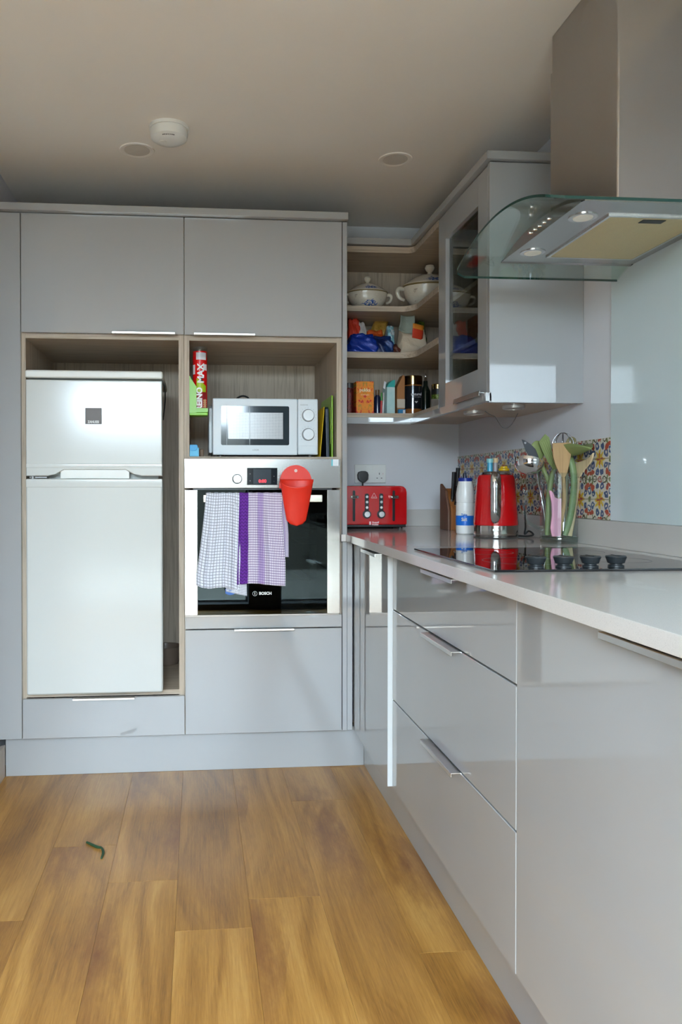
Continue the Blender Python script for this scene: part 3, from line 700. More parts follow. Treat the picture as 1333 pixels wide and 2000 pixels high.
for i in range(22):
    for j in range(4):
        y0 = -.7405+P*i; z0 = .9887+P*j
        if proto is None:
            proto = part('tile', B(.6125, .617, y0+.0007, y0+P-.0007, z0+.0007, z0+P-.0007, .0008, 1), TILE, tg); b0 = (y0, z0)
        else:
            y1 = min(y0, .6165-P); o = proto.copy(); COL.objects.link(o); o.parent = tg; o.location = (0, y1-b0[0], z0-b0[1])
t = NT('pale aqua back-painted glass'); t.p(Base_Color=srgb(204, 216, 218), Roughness=.05, IOR=1.5)
tag(part('glass_splashback', B(.6125, .6195, -2.0, -.7425, 0.9885, 1.745, .001, 1), t.m), 'plain pale aqua glass splashback panel on the wall under the hood', 'splashback')

# ------------------------------------------------------------------ open corner shelf unit
def ell(z0, z1, r, xa=-.0285, xb=.314, ya=.30, yb=-.036, xe=.6175, ye=.6165, M=None, bev=.001):
    pts = [(xa, ye), (xa, ya)]
    if r: pts += [(xb-r+r*math.cos(a), ya-r+r*math.sin(a)) for a in [PI/2*(1-i/8) for i in range(9)]]
    else: pts += [(xb, ya)]
    pts += [(xb, yb), (xe, yb), (xe, ye)]
    return G().prism(pts, 'z', z0, z1, bev)
cs = thing('corner_shelf_unit', 'open corner shelf unit in grey-beige woodgrain between oven housing and glass-door wall cabinet', 'shelf unit', (.2, .45, 1.357))
part('base_board', ell(1.385, 1.403, 0), CARCX, cs)
part('shelf', ell(1.635, 1.6605, .065), CARCX, cs)
part('shelf', ell(1.831, 1.8545, .065), CARCX, cs)
part('top_board', ell(2.078, 2.104, .03), CARCX, cs)
part('back_panel', B(-.0285, .6175, .600, .6165, 1.403, 2.078), CARC, cs)
part('back_panel', B(.604, .6175, -.036, .600, 1.403, 2.078), CARC, cs)
part('side_panel', B(-.0285, -.012, .302, .600, 1.403, 2.078), CARC, cs)
pts = [(-.0285, .313), (-.0285, .297), (.301, .297), (.301, -.5665), (.319, -.5665), (.319, .313)]
tag(part('pelmet', G().prism(pts, 'z', 1.357, 1.3845, .001), GLOSS), 'light grey pelmet strip under the corner shelves and glass-door cabinet', 'pelmet')
pts = [(-.0285, .60), (-.0285, .283), (.298, .283), (.298, -.582), (.6195, -.582), (.6195, .60)]
tag(part('cornice', G().prism(pts, 'z', 2.107, 2.133, .002), GLOSS), 'flat light grey cornice board on top of corner shelves and glass-door cabinet', 'cornice')
# glass-door wall cabinet
wc = thing('wall_cabinet', 'light grey wall cabinet with a glass door, left of the cooker hood', 'cabinet', (.45, -.3, 1.357))
part('side_panel', B(.333, .618, -.0385, -.0205-.002+.004-.018, 1.3875, 2.10), CARC, wc) if False else part('side_panel', B(.333, .618, -.056, -.0385, 1.3875, 2.10), CARC, wc)
part('side_panel', B(.333, .618, -.5465, -.530, 1.3875, 2.10), CARC, wc)
part('end_panel', B(.3125, .6195, -.5665, -.5475, 1.353, 2.104, .0012, 1), GLOSS, wc, 'glossy light grey end panel')
part('top_board', B(.333, .618, -.53, -.056, 2.082, 2.10), CARCX, wc)
part('base_board', B(.333, .618, -.53, -.056, 1.3875, 1.404), CARCX, wc)
part('underside_panel', B(.3195, .6195, -.5465, -.0385, 1.357, 1.3865), mat('beige laminate underside', srgb(196, 178, 160), .5), wc)
part('back_panel', B(.604, .618, -.53, -.056, 1.404, 2.082), CARC, wc)
part('shelf', B(.345, .604, -.53, -.056, 1.578, 1.594), CARCX, wc)
part('shelf', B(.345, .604, -.53, -.056, 1.775, 1.791), CARCX, wc)
dr = part('door', None or G().box(.314, .332, -.541, -.46, 1.387, 2.10, .001, 1).box(.314, .332, -.128, -.045, 1.387, 2.10, .001, 1).box(.314, .332, -.4605, -.1275, 1.387, 1.472).box(.314, .332, -.4605, -.1275, 2.004, 2.10), GLOSS, wc)
part('glass_pane', B(.328, .3315, -.4605, -.1275, 1.472, 2.004), thin_glass('smoky cabinet glass', (.62, .66, .66), 1.5), dr)
handle_x(dr, -.535, -.285, 1.3868, .314)
part('handle_lip', B(.292, .2945, -.535, -.285, 1.3868, 1.394, .0007, 1), ALU, dr)
for (x, y) in ((.36, -.40), (.43, -.62+.16)): pass
for i, (x, y, lb) in enumerate(((.375, -.26, 'far round cabinet light under the glass-door cabinet with dangling wire'), (.44, -.45, 'near round cabinet light under the glass-door cabinet by its end panel'))):
    r = thing('cabinet_light', lb, 'light', (x, y, 1.345), 'round lights under the glass-door cabinet')
    part('light_rim', G().lathe([(0, 1.3565), (.036, 1.3565), (.036, 1.347), (.033, 1.3445), (.028, 1.3445), (.028, 1.350), (0, 1.350)], x, y, 36), ALU, r)
    part('light_lens', G().lathe([(0, 1.3495), (.0275, 1.3495), (.0275, 1.3462), (0, 1.3462)], x, y, 32), mat('frosted white lens', srgb(220, 216, 208), .4), r)
solo('loose_wire', G().tube([(.41, -.27, 1.3565), (.43, -.262, 1.346), (.455, -.25, 1.338), (.475, -.235, 1.318), (.50, -.215, 1.302), (.525, -.2, 1.306), (.545, -.195, 1.325), (.56, -.2, 1.3565)], .0014, seg=6), mat('thin grey wire', (.25, .25, .25), .5), 'thin grey wire looping below the glass-door cabinet', 'wire')
solo('loose_wire', G().tube([(.10, .45, 1.3848), (.105, .45, 1.376), (.12, .45, 1.372), (.135, .45, 1.376), (.14, .45, 1.3848)], .0016, seg=6), mat('thin grey wire', (.25, .25, .25), .5), 'short grey wire under the open corner shelves above the socket', 'wire')

# ------------------------------------------------------------------ cooker hood
def chimney_g():
    g = G(); arcz = lambda y: 1.7515-.748+math.sqrt(.748**2-(y+1.0815)**2)
    g.prism([(-1.2515, 2.19)]+[(-1.2515+.338*i/16, arcz(-1.2515+.338*i/16)) for i in range(17)]+[(-.9135, 2.19)], 'x', .3455, .6195)
    es = [e for e in g.bm.edges if all(abs(v.co.x-.3455) < 1e-5 for v in e.verts) and abs(e.verts[0].co.z-e.verts[1].co.z) > .3]
    bmesh.ops.bevel(g.bm, geom=es, offset=.005, segments=4, profile=.5, affect='EDGES')
    g._fin(g.bm.faces[:]); return g
ch = thing('cooker_hood', 'stainless steel chimney cooker hood with curved glass canopy above the hob', 'cooker hood', (.48, -1.08, 1.707))
YC = -1.0815; RA = .748; ZA = 1.752
ARC_ = lambda y: 1.7515-.748+math.sqrt(.748**2-(y+1.0815)**2)
part('chimney', G().prism([(-1.2515, 2.19)]+[(-1.2515+.338*i/16, ARC_(-1.2515+.338*i/16)) for i in range(17)]+[(-.9135, 2.19)], 'x', .3455, .6195).box(.3452, .3458, -1.252, -1.2512, 1.74, 2.19) if False else chimney_g(), STEEL, ch)
part('chimney_extension', B(.3485, .6185, -1.2485, -.9165, 2.185, 2.2925, .004, 3), STEEL, ch)
arc = lambda y, dz=0: ZA-RA+math.sqrt((RA)**2-(y-YC)**2)+dz
def arch_slab(x0, x1, hw, t0, t1, n=28, zflat=None):
    g = G(); v = []; f = []
    for i in range(n+1):
        y = YC-hw+2*hw*i/n; zt = arc(y, t1); zb = zflat if zflat is not None else arc(y, t0)
        v += [(x0, y, zb), (x0, y, zt), (x1, y, zt), (x1, y, zb)]
    for i in range(n):
        a, b = 4*i, 4*(i+1)
        for k in range(4): f.append((a+k, a+(k+1) % 4, b+(k+1) % 4, b+k))
    f += [(0, 1, 2, 3)[::-1], (4*n, 4*n+1, 4*n+2, 4*n+3)]; g.vf(v, f); return g
g = arch_slab(.237, .6115, .2345, 0, -.0095, zflat=1.7075)
part('hood_body', g, STEEL, ch, sharp=30)
# glass canopy: arched sheet, rounded front corners, darker green edge
def canopy():
    n, m = 44, 14; hw = .305; g = G(); x0, x1 = .128, .6118; R = .03
    top = []; bot = []
    for i in range(n+1):
        y = YC-hw+2*hw*i/n; e = min(i, n-i)*2*hw/n
        xs = x0 if e > R else x0+R-math.sqrt(max(0, R*R-(R-e)**2))
        zt = arc(y, 0); zb = arc(y, -.006)
        top.append([(xs+(x1-xs)*j/m, y, zt) for j in range(m+1)]); bot.append([(xs+(x1-xs)*j/m, y, zb) for j in range(m+1)])
    v = [p for r in top for p in r]+[p for r in bot for p in r]; N = (n+1)*(m+1); f = []
    for i in range(n):
        for j in range(m):
            a = i*(m+1)+j; f += [(a, a+1, a+m+2, a+m+1), (N+a, N+a+m+1, N+a+m+2, N+a+1)]
    g.vf(v, f); 
    for i in range(n): a = i*(m+1); g.mi = 1; g.vf([v[a], v[a+m+1], v[N+a+m+1], v[N+a]], [(0, 1, 2, 3)])
    for j in range(m):
        for a in (j, n*(m+1)+j): g.vf([v[a], v[a+1], v[N+a+1], v[N+a]], [(0, 1, 2, 3)])
    g.recalc = False; return g
GE = NT('dark green glass edge'); GE.p(Base_Color=(.012, .05, .04), Roughness=.08)
part('glass_canopy', canopy(), [thin_glass('pale green hood glass', (.86, .92, .89), 1.5), GE.m], ch)
MESHF = NT('warm perforated grease filter'); x_, y_, z_ = MESHF.xyz(MESHF.pos())
a_ = MESHF.f('ABSOLUTE', MESHF.f('SUBTRACT', MESHF.f('FRACT', MESHF.f('MULTIPLY', x_, 260.)), .5)); b_ = MESHF.f('ABSOLUTE', MESHF.f('SUBTRACT', MESHF.f('FRACT', MESHF.f('MULTIPLY', y_, 260.)), .5))
MESHF.p(Base_Color=MESHF.mix(MESHF.f('LESS_THAN', MESHF.f('ADD', a_, b_), .35), srgb(214, 196, 150), srgb(150, 134, 96)), Metallic=.25, Roughness=.45)
fr = part('grease_filter', B(.343, .577, -1.226, -.915, 1.7045, 1.708, .001, 1), MESHF.m, ch, 'yellowed perforated metal grease filter')
part('filter_rim', G().box(.337, .344, -1.232, -.909, 1.7035, 1.708).box(.576, .583, -1.232, -.909, 1.7035, 1.708).box(.344, .576, -1.232, -1.2255, 1.7035, 1.708).box(.344, .576, -.9155, -.909, 1.7035, 1.708), mat('polished light metal', (.75, .74, .72), .25, 1.), fr)
part('filter_latch', B(.430, .486, -1.214, -1.192, 1.703, 1.7048, .0006, 1), mat('dark recess', (.02, .02, .02), .5), fr)
for i, (x, y) in enumerate(((.2865, -1.210), (.2855, -.942))):
    rr = part('lamp_ring', G().lathe([(0, 1.708), (.032, 1.708), (.032, 1.7055), (.026, 1.7045), (.023, 1.7055), (0, 1.7055)], x, y, 32), mat('polished light metal', (.75, .74, .72), .25, 1.), ch)
    part('lamp_lens', G().lathe([(0, 1.7053), (.0225, 1.7053), (.0215, 1.7035), (0, 1.703)], x, y, 32), mat('frosted pale lens', srgb(236, 232, 222), .35), rr)
for i in range(5):
    y = -1.035-.026*i; part('button', G().cyl((.2375, y, 1.7265), (.233, y, 1.7265), .0052, .0048, 16), CHROME, ch)
part('glass_bolt', G().cyl((.30, YC+.16, arc(YC+.16)), (.30, YC+.16, arc(YC+.16, .006)), .008, .007, 18), CHROME, ch)

# ------------------------------------------------------------------ ceiling fittings
sa = thing('smoke_alarm', 'round white smoke alarm on the ceiling above the fridge', 'smoke alarm', (-.692, -.300, 2.293))
ax, ay = -.692, -.302
part('base_plate', G().lathe([(0, 2.2928), (.066, 2.2928), (.066, 2.282), (0, 2.282)], ax, ay, 40), WHITEP, sa)
part('cover', G().lathe([(.062, 2.2815), (.0635, 2.270), (.060, 2.254), (.048, 2.246), (.03, 2.2435), (0, 2.243)], ax, ay, 40), WHITEP, sa)
for k in range(7):
    a = -PI/2+(k-3)*.11; part('vent_slot', G().box(-.0012, .0012, -.007, .007, -.001, .001, M=Matrix.Translation((ax+.051*math.cos(a), ay+.051*math.sin(a), 2.2475)) @ Matrix.Rotation(a+PI/2, 4, 'Z') @ Matrix.Rotation(.6, 4, 'X')), BLACK, sa)
part('test_button', G().lathe([(.012, 2.2435), (.0115, 2.241), (0, 2.2405)], ax-.02, ay, 20), WHITEP, sa)
for x, y, lb in ((-.812, -.115, 'round flush ceiling downlight left of the smoke alarm, switched off'), (.127, -.117, 'round flush ceiling downlight above the corner shelves, switched off')):
    r = thing('ceiling_downlight', lb, 'ceiling light', (x, y, 2.292), 'round ceiling downlights')
    part('trim_ring', G().lathe([(.045, 2.2928), (.062, 2.2928), (.061, 2.2895), (.056, 2.2885), (.049, 2.2905), (.045, 2.2915)], x, y, 40), CEILP, r)
    part('diffuser', G().lathe([(0, 2.2918), (.0455, 2.2918), (.0455, 2.2908), (0, 2.2903)], x, y, 36), mat('off-white diffuser', srgb(206, 198, 188), .6), r)
# floor debris
solo('plant_sprig', G().tube([(-.938, -.531, .003), (-.905, -.566, .004), (-.888, -.578, .005), (-.880, -.605, .003), (-.881, -.639, .003)], [.0035, .0045, .003, .0045, .003], seg=7), mat('dark green stalk', srgb(34, 66, 38), .6), 'small dark green plant sprig lying on the wooden floor', 'sprig')
solo('plant_sprig', G().tube([(-1.17, -.985, .003), (-1.155, -.995, .004), (-1.145, -.985, .003)], .0035, seg=6), mat('dark brown stalk', srgb(60, 44, 30), .6), 'tiny dark crumb of stalk on the floor at the left edge', 'sprig')

# ------------------------------------------------------------------ hob
hb = thing('induction_hob', 'flush black glass hob with four black dials along its near edge', 'hob', (.26, -1.07, .91))
t = NT('black ceramic glass'); t.p(Base_Color=(.006, .006, .007), Roughness=.02, IOR=1.52)
gp = part('glass_plate', B(.006, .52, -1.393, -.80, .9101, .9155, .0015), t.m, hb)
zr = mat('grey hob print', (.12, .12, .12), .3)
for i, (x, y, r) in enumerate(((.15, -.95, .075), (.38, -.95, .09), (.15, -1.2, .09), (.38, -1.2, .07))):
    part('cooking_zone', G().lathe([(r, .9156), (r+.0015, .9156), (r+.0015, .91565), (r, .91565)], x, y, 48), zr, hb)
for i, x in enumerate((.113, .174, .233, .290)):
    y = -1.352; k = part('dial', G().lathe([(0, .9158), (.0165, .9158), (.0165, .919), (.0125, .9205), (.0125, .9225), (.017, .924), (.0215, .937), (.0205, .9392), (0, .9392)], x, y, 32), DARKP, hb)
    part('dial_grip', B(x-.0025, x+.0025, y-.018, y+.018, .9388, .9405, .0008, 1), DARKP, k)

# ------------------------------------------------------------------ socket, plug, toaster
sk_ = thing('wall_socket', 'white double wall socket above the toaster', 'socket', (.197, .616, 1.11))
part('face_plate', B(.124, .271, .606, .6165, 1.110, 1.196, .003, 3), WHITEP, sk_)
for x in (.186, .212):
    part('rocker_switch', G().prism([(.6065, 1.170), (.6065, 1.188), (.6025, 1.188), (.6045, 1.170)], 'x', x-.0075, x+.0075, .0005), WHITEP, sk_)
g = G().box(.236, .2395, .6053, .6062, 1.150, 1.158)
part('socket_slot', B(.2378, .2408, .6053, .6062, 1.149, 1.158), BLACK, sk_)
part('socket_slot', B(.226, .2325, .6053, .6062, 1.1315, 1.1345), BLACK, sk_)
part('socket_slot', B(.2465, .253, .6053, .6062, 1.1315, 1.1345), BLACK, sk_)
part('switch_mark', B(.2565, .2575, .6055, .6062, 1.15, 1.157), mat('red print', (.5, .03, .03), .5), sk_)
pg = thing('power_plug', 'black three-pin plug in the left half of the wall socket', 'plug', (.158, .6, 1.11))
pts = [(.136, 1.128), (.134, 1.148), (.139, 1.161), (.15, 1.165), (.168, 1.165), (.179, 1.160), (.183, 1.148), (.181, 1.128), (.172, 1.118), (.163, 1.113), (.153, 1.113), (.144, 1.119)]
part('plug_body', G().prism(pts, 'y', .576, .6058, .004), BLACK, pg)
part('power_cable', G().tube([(.158, .592, 1.117), (.158, .590, 1.10), (.159, .592, 1.05), (.16, .594, .98), (.16, .592, .95)], .0038), RUB, pg)
to = thing('toaster', 'glossy red four-slice toaster on the worktop below the socket', 'toaster', (.155, .47, .911))
pts = [(.006, .928), (.304, .928), (.3055, .935), (.3055, 1.068), (.302, 1.083), (.293, 1.092), (.278, 1.0965), (.03, 1.0965), (.015, 1.092), (.007, 1.083), (.004, 1.068), (.004, .935)]
bd = part('casing', G().prism(pts, 'y', .368, .572, .005), RED, to)
part('base', B(.008, .302, .372, .568, .917, .9285, .003), BLACK, to)
for x in (.03, .28):
    for y in (.39, .55): part('foot', G().cyl((x, y, .911), (x, y, .918), .011), BLACK, to)
for y0 in (.395, .435, .48, .52): part('toast_slot', B(.05, .26, y0, y0+.024, 1.0955, 1.0975), mat('dark slot', (.02, .02, .02), .4), to)
for x in (.072, .2465):
    part('lever_slot', G().prism([(x-.0055, .947), (x, .942), (x+.0055, .947), (x+.0055, 1.073), (x, 1.078), (x-.0055, 1.073)], 'y', .3665, .369), mat('black gloss trim', (.015, .016, .02), .2), to)
    lv = part('lever', B(x-.018, x+.018, .345, .366, 1.041, 1.055, .005, 3), CHROME, to)
    part('lever_mark', B(x-.010, x+.010, .3445, .3455, 1.0445, 1.0505, .001, 1), mat('dark slot', (.02, .02, .02), .4), lv)
for x in (.1285, .1915):
    part('control_strip', G().prism([(x-.009, .985), (x+.009, .985), (x+.009, 1.058), (x+.005, 1.063), (x-.005, 1.063), (x-.009, 1.058)], 'y', .3665, .369), mat('black gloss trim', (.015, .016, .02), .2), to)
    for z in (1.049, 1.0265, 1.003): part('button', G().cyl((x, .367, z), (x, .3625, z), .0065, .0058, 16), CHROME, to)
    part('dial_ring', G().cyl((x, .3675, .9735), (x, .3655, .9735), .0185, seg=28), mat('black gloss trim', (.015, .016, .02), .2), to)
    k = part('dial', G().cyl((x, .3655, .9735), (x, .356, .9735), .0135, .012, 28), mat('satin metal', (.7, .69, .67), .3, 1.), to)
g = text_g('Russell', .0105, (.167, .3673, .9385), bold=.0004); text_g('Hobbs', .0105, (.165, .3673, .9295), bold=.0004, g=g)
g.box(.139, .147, .3668, .3674, .928, .9425, .0002, 1)
part('lettering', g, mat('pink-white print', srgb(240, 205, 205), .4), to)
g = G()
A_ = [(.147, 1.0435), (.173, 1.0435), (.16, 1.066)]
for (x0, z0), (x1, z1) in zip(A_, A_[1:]+A_[:1]): g.tube([(x0, .3674, z0), (x1, .3674, z1)], .0008, seg=5, sm=False)
for k in range(3): g.tube([(.154+.005*k, .3674, 1.046), (.156+.005*k, .3674, 1.051)], .0007, seg=5, sm=False)
part('warning_sign', g, mat('pink-white print', srgb(240, 205, 205), .4), to)

# ------------------------------------------------------------------ knife block
kb = thing('knife_block', 'wooden knife block with black-handled knives in the corner of the worktop', 'knife block', (.475, .27, .9105))
WB = m_wood('orange-brown beech', srgb(178, 112, 58), srgb(140, 80, 40), .4)
WBD = m_wood('dark walnut wood', srgb(120, 82, 62), srgb(84, 54, 40), .45)
part('block', G().prism([(.222, .9105), (.222, 1.0), (.262, 1.052), (.335, 1.085), (.335, .9105)], 'x', .453, .505, .002), WB, kb)
part('side_board', G().prism([(.225, .9105), (.225, .99), (.265, 1.075), (.33, 1.105), (.335, 1.10), (.335, .9105)], 'x', .4405, .4525, .003), WBD, kb)
for i, (x, z, y, dz) in enumerate(((.466, 1.035, .245, .118), (.489, 1.045, .262, .126), (.478, 1.012, .235, .085), (.497, 1.075, .30, .06))):
    r = thing('kitchen_knife', ('black knife handle leftmost in the knife block', 'tallest black knife handle in the knife block, second from left', 'short black knife handle low at the front of the block', 'rear short black knife handle in the knife block')[i], 'knife', (x, y, z), 'knives in the block')
    dy = -.018
    part('handle', G().tube([(x, y, z+.005), (x, y+dy*.5, z+dz*.5), (x+.001, y+dy, z+dz)], [.0085, .0075, .0095], flat=(.75, 1), seg=12), BLACK, r)
    part('bolster', G().tube([(x, y+.006, z-.012), (x, y, z+.006)], .0078, flat=(.6, 1), sm=False), CHROME, r)
    part('blade', B(x-.0008, x+.0008, y+.004, y+.022, z-.06, z-.008), CHROME, r)

# ------------------------------------------------------------------ salt bottle
sb = thing('salt_bottle', 'white plastic salt bottle with blue label and dark blue cap left of the kettle', 'bottle', (.4225, -.035, .9105))
sx_, sy_ = .4215, -.037
part('bottle_body', G().lathe([(0, .9105), (.030, .9105), (.0335, .914), (.0345, .93), (.0345, .996), (.0335, .998), (.0345, 1.0), (.0345, 1.028), (.0325, 1.031), (.0345, 1.034), (.0345, 1.062), (.031, 1.085), (.0265, 1.108), (.0255, 1.112), (0, 1.112)], sx_, sy_, 40), mat('white bottle plastic', srgb(232, 232, 230), .3, var=.01), sb)
part('blue_label', G().lathe([(.0349, .944), (.0352, .944), (.0352, .981), (.0349, .981)], sx_, sy_, 40), mat('bright blue label', srgb(22, 112, 214), .35), sb)
part('lettering', text_g('Table', .013, (sx_-.016, sy_-.0356, .984), bold=.0003, sx=.8), mat('blue print', srgb(60, 120, 200), .4), sb)
part('lettering', text_g('Salt', .019, (sx_-.016, sy_-.0358, .967), bold=.0005, sx=.8), WHITEP, sb)
part('cap', G().lathe([(.0258, 1.1115), (.0262, 1.112), (.0262, 1.1235), (.025, 1.1245), (0, 1.1245)], sx_, sy_, 36), mat('dark blue plastic', srgb(18, 44, 140), .35), sb)
part('nozzle', G().lathe([(.008, 1.1245), (.0065, 1.136), (.0055, 1.143), (0, 1.1445)], sx_-.002, sy_, 20), mat('near-black blue plastic', (.008, .012, .04), .35), sb)

# ------------------------------------------------------------------ kettle
kt = thing('kettle', 'glossy red electric kettle with chrome handle between salt bottle and glass jug', 'kettle', (.437, -.265, .9105))
kx, ky = .4525, -.265
part('power_base', G().lathe([(0, .911), (.075, .911), (.0775, .9135), (.0775, .9165), (.0745, .918), (.0745, .9215), (0, .9215)], kx, ky, 56), mat('dark chrome', (.35, .34, .33), .15, 1.), kt)
part('steel_skirt', G().lathe([(0, .922), (.0755, .922), (.0762, .926), (.0762, .953), (.075, .9555), (0, .9555)], kx, ky, 56), mat('polished warm steel', (.62, .59, .54), .12, 1.), kt)
bd = part('body', G().lathe([(0, .9556), (.0772, .9556), (.0775, .962), (.0755, .985), (.0735, 1.01), (.0708, 1.045), (.0682, 1.08), (.0662, 1.108), (.0645, 1.122), (.060, 1.1305), (.05, 1.1335), (0, 1.134)], kx, ky, 64), RED, kt)
part('lid_rim', G().lathe([(0, 1.1335), (.051, 1.1335), (.049, 1.1405), (.040, 1.1435), (0, 1.1445)], kx, ky, 48), mat('dark chrome', (.35, .34, .33), .15, 1.), kt)
# handle faces the camera
hx, hy = kx-.013, ky-.0
a0 = math.atan2(-2.9428-ky, -.5995-kx); ux, uy = math.cos(a0), math.sin(a0)
hp = [(kx+ux*r, ky+uy*r, z) for r, z in ((.063, 1.128), (.078, 1.131), (.098, 1.122), (.104, 1.09), (.104, 1.04), (.100, .995), (.090, .978), (.077, .972))]
part('handle', G().tube(hp, [.010, .0145, .0185, .0195, .0195, .0185, .0165, .012], flat=(1, .74), seg=18), CHROME, kt)
part('handle_thumb_rest', G().sphere((kx+ux*.088, ky+uy*.088, 1.130), .0135, 1.1, 1.1, .8), BLACK, kt)
sw = part('switch', G().tube([(kx+ux*.075, ky+uy*.075, .941), (kx+ux*.082, ky+uy*.082, .941)], .0105, flat=(1, .55), sm=False, seg=20), mat('dark chrome', (.35, .34, .33), .15, 1.), kt)
part('spout', G().prism([(-.018, 1.095), (.018, 1.095), (.022, 1.131), (-.022, 1.131)], 'y', .058, .084, .004, M=Matrix.Translation((kx, ky, 0)) @ Matrix.Rotation(a0+PI/2+.0, 4, 'Z')), RED, kt)
part('power_cable', G().tube([(kx+.074, ky+.02, .917), (.540, -.255, .915), (.562, -.285, .9155), (.575, -.30, .922), (.572, -.27, .933), (.560, -.262, .922), (.568, -.25, .945), (.58, -.22, .975), (.592, -.19, 1.0), (.599, -.16, 1.03)], .0032), RUB, kt)
# bottles behind the kettle
for i, (x, y, r, zt, nm, lb, mb, mc, ch_) in enumerate((
    (.533, .0, .0105, 1.200, 'small_bottle', 'slim light blue bottle with pale blue cap behind the kettle', mat('sky blue liquid plastic', srgb(70, 178, 214), .2), mat('pale blue cap', srgb(150, 214, 216), .4), .016),
    (.562, .02, .0085, 1.203, 'small_bottle', 'slim clear bottle with peach and white cap behind the kettle', mat('pale clear plastic', srgb(176, 168, 172), .2), mat('peach cap', srgb(240, 206, 156), .4), .018))):
    b = thing(nm, lb, 'bottle', (x, y, .9105))
    part('bottle_body', G().lathe([(0, .9105), (.02, .9105), (.021, .914), (.021, 1.09), (r+.003, 1.12), (r, 1.15), (r, zt-ch_), (0, zt-ch_)], x, y, 24), mb, b)
    part('cap', G().lathe([(r+.002, zt-ch_), (r+.0025, zt-.001), (r+.001, zt), (0, zt)], x, y, 24), mc, b)
b = thing('spice_jar', 'jar with a bright yellow screw lid just showing behind the kettle', 'jar', (.58, -.03, .9105))
part('jar_body', G().lathe([(0, .9105), (.024, .9105), (.0245, .914), (.0245, 1.14), (.018, 1.152), (0, 1.152)], .577, -.03, 28), mat('dusty amber plastic', srgb(150, 120, 70), .3), b)
part('lid', G().lathe([(.018, 1.1525), (.020, 1.153), (.020, 1.160), (.014, 1.163), (.0135, 1.169), (0, 1.170)], .577, -.03, 28), mat('bright yellow plastic', srgb(230, 190, 20), .35), b)

# ------------------------------------------------------------------ glass jug with utensils
JX, JY, JR = .5435, -.56, .0565
jg = thing('glass_jug', 'clear glass jug with handle holding the cooking utensils', 'jug', (JX, JY, .9105))
GLS = thin_glass('clear jug glass', (.93, .96, .955), 1.5)
GLT = thin_glass('thick jug glass', (.80, .87, .84), 1.5)
part('jug_wall', G().lathe([(JR-.001, .93), (JR, .94), (JR+.001, 1.08), (JR+.003, 1.13), (JR+.001, 1.132), (JR-.002, 1.128), (JR-.0035, 1.08), (JR-.0045, .94), (JR-.006, .93)], JX, JY, 56), GLS, jg)
part('jug_base', G().lathe([(0, .9107), (JR-.003, .9107), (JR, .914), (JR+.0005, .924), (JR-.001, .931), (JR-.02, .9285), (0, .9275)], JX, JY, 56), GLT, jg)
part('base_ring', G().lathe([(JR-.002, .9285), (JR+.0012, .9295), (JR+.0012, .9315), (JR-.002, .9325)], JX, JY, 56), thin_glass('greenish glass rim', (.55, .66, .6), 1.5), jg)
hpt = [(.4895, 1.088), (.465, 1.097), (.444, 1.092), (.4335, 1.075), (.432, 1.04), (.432, 1.0), (.4375, .981), (.452, .969), (.488, .955)]
part('handle', G().tube([(x, -.56, z) for x, z in hpt], [.007, .0065, .0065, .0065, .0065, .0065, .0065, .007, .008], flat=(1.3, .8), seg=12), thin_glass('clear handle glass', (.86, .9, .89), 1.6), jg)
def pl(poly, y0, y1, tilt=None, bev=.0015): return G().prism(poly, 'y', y0, y1, bev)
OAKU = m_wood('pale beech utensil wood', srgb(186, 150, 106), srgb(156, 118, 76), .5)
OAKU2 = m_wood('light birch utensil wood', srgb(222, 198, 158), srgb(200, 170, 126), .5)
SG = mat('olive green silicone', srgb(128, 140, 84), .5, var=.05)
SG2 = mat('dull green silicone', srgb(122, 142, 96), .5, var=.05)
u = thing('wooden_spatula', 'flat wooden spatula with square end, front and centre in the jug', 'spatula', (.535, -.585, .93))
part('spatula_head', pl([(.4985, 1.224), (.5585, 1.226), (.5575, 1.185), (.552, 1.155), (.544, 1.128), (.5385, 1.118), (.529, 1.118), (.521, 1.130), (.508, 1.157), (.501, 1.180)], -.6105, -.6045), OAKU, u)
part('handle', G().tube([(.534, -.6075, 1.120), (.541, -.60, 1.06), (.5425, -.592, 1.02), (.537, -.575, .935)], [.0055, .0062, .0062, .0065], seg=12), OAKU, u)
u = thing('slotted_turner', 'olive green silicone slotted turner leaning left in the jug', 'turner', (.51, -.54, .93))
part('turner_head', pl([(.4835, 1.232), (.505, 1.257), (.518, 1.246), (.527, 1.205), (.543, 1.150), (.5425, 1.136), (.531, 1.143), (.513, 1.170), (.497, 1.200)], -.545, -.541), SG, u)
for k in range(4):
    part('ridge', G().tube([(.493+.006*k, -.5455, 1.230+.003*k), (.526+.0035*k, -.5455, 1.158+.004*k)], .0012, seg=6, sm=False), mat('pale olive silicone', srgb(150, 160, 104), .5), u)
part('handle', G().tube([(.538, -.543, 1.145), (.528, -.543, 1.125), (.517, -.545, 1.06), (.512, -.55, 1.0), (.509, -.55, .935)], [.006, .008, .0085, .0085, .0075], seg=12), SG, u)
u = thing('silicone_spoon', 'dark olive silicone spoon behind the slotted turner in the jug', 'spoon', (.53, -.52, .93))
part('spoon_head', G().sphere((.491, -.518, 1.205), .026, .95, .3, 1.25), SG, u)
part('handle', G().tube([(.497, -.518, 1.18), (.512, -.52, 1.14), (.528, -.53, 1.08), (.524, -.54, .935)], [.006, .007, .0075, .007], seg=12), SG, u)
u = thing('steel_ladle', 'polished steel ladle with its round bowl out to the left over the jug handle', 'ladle', (.50, -.58, .93))
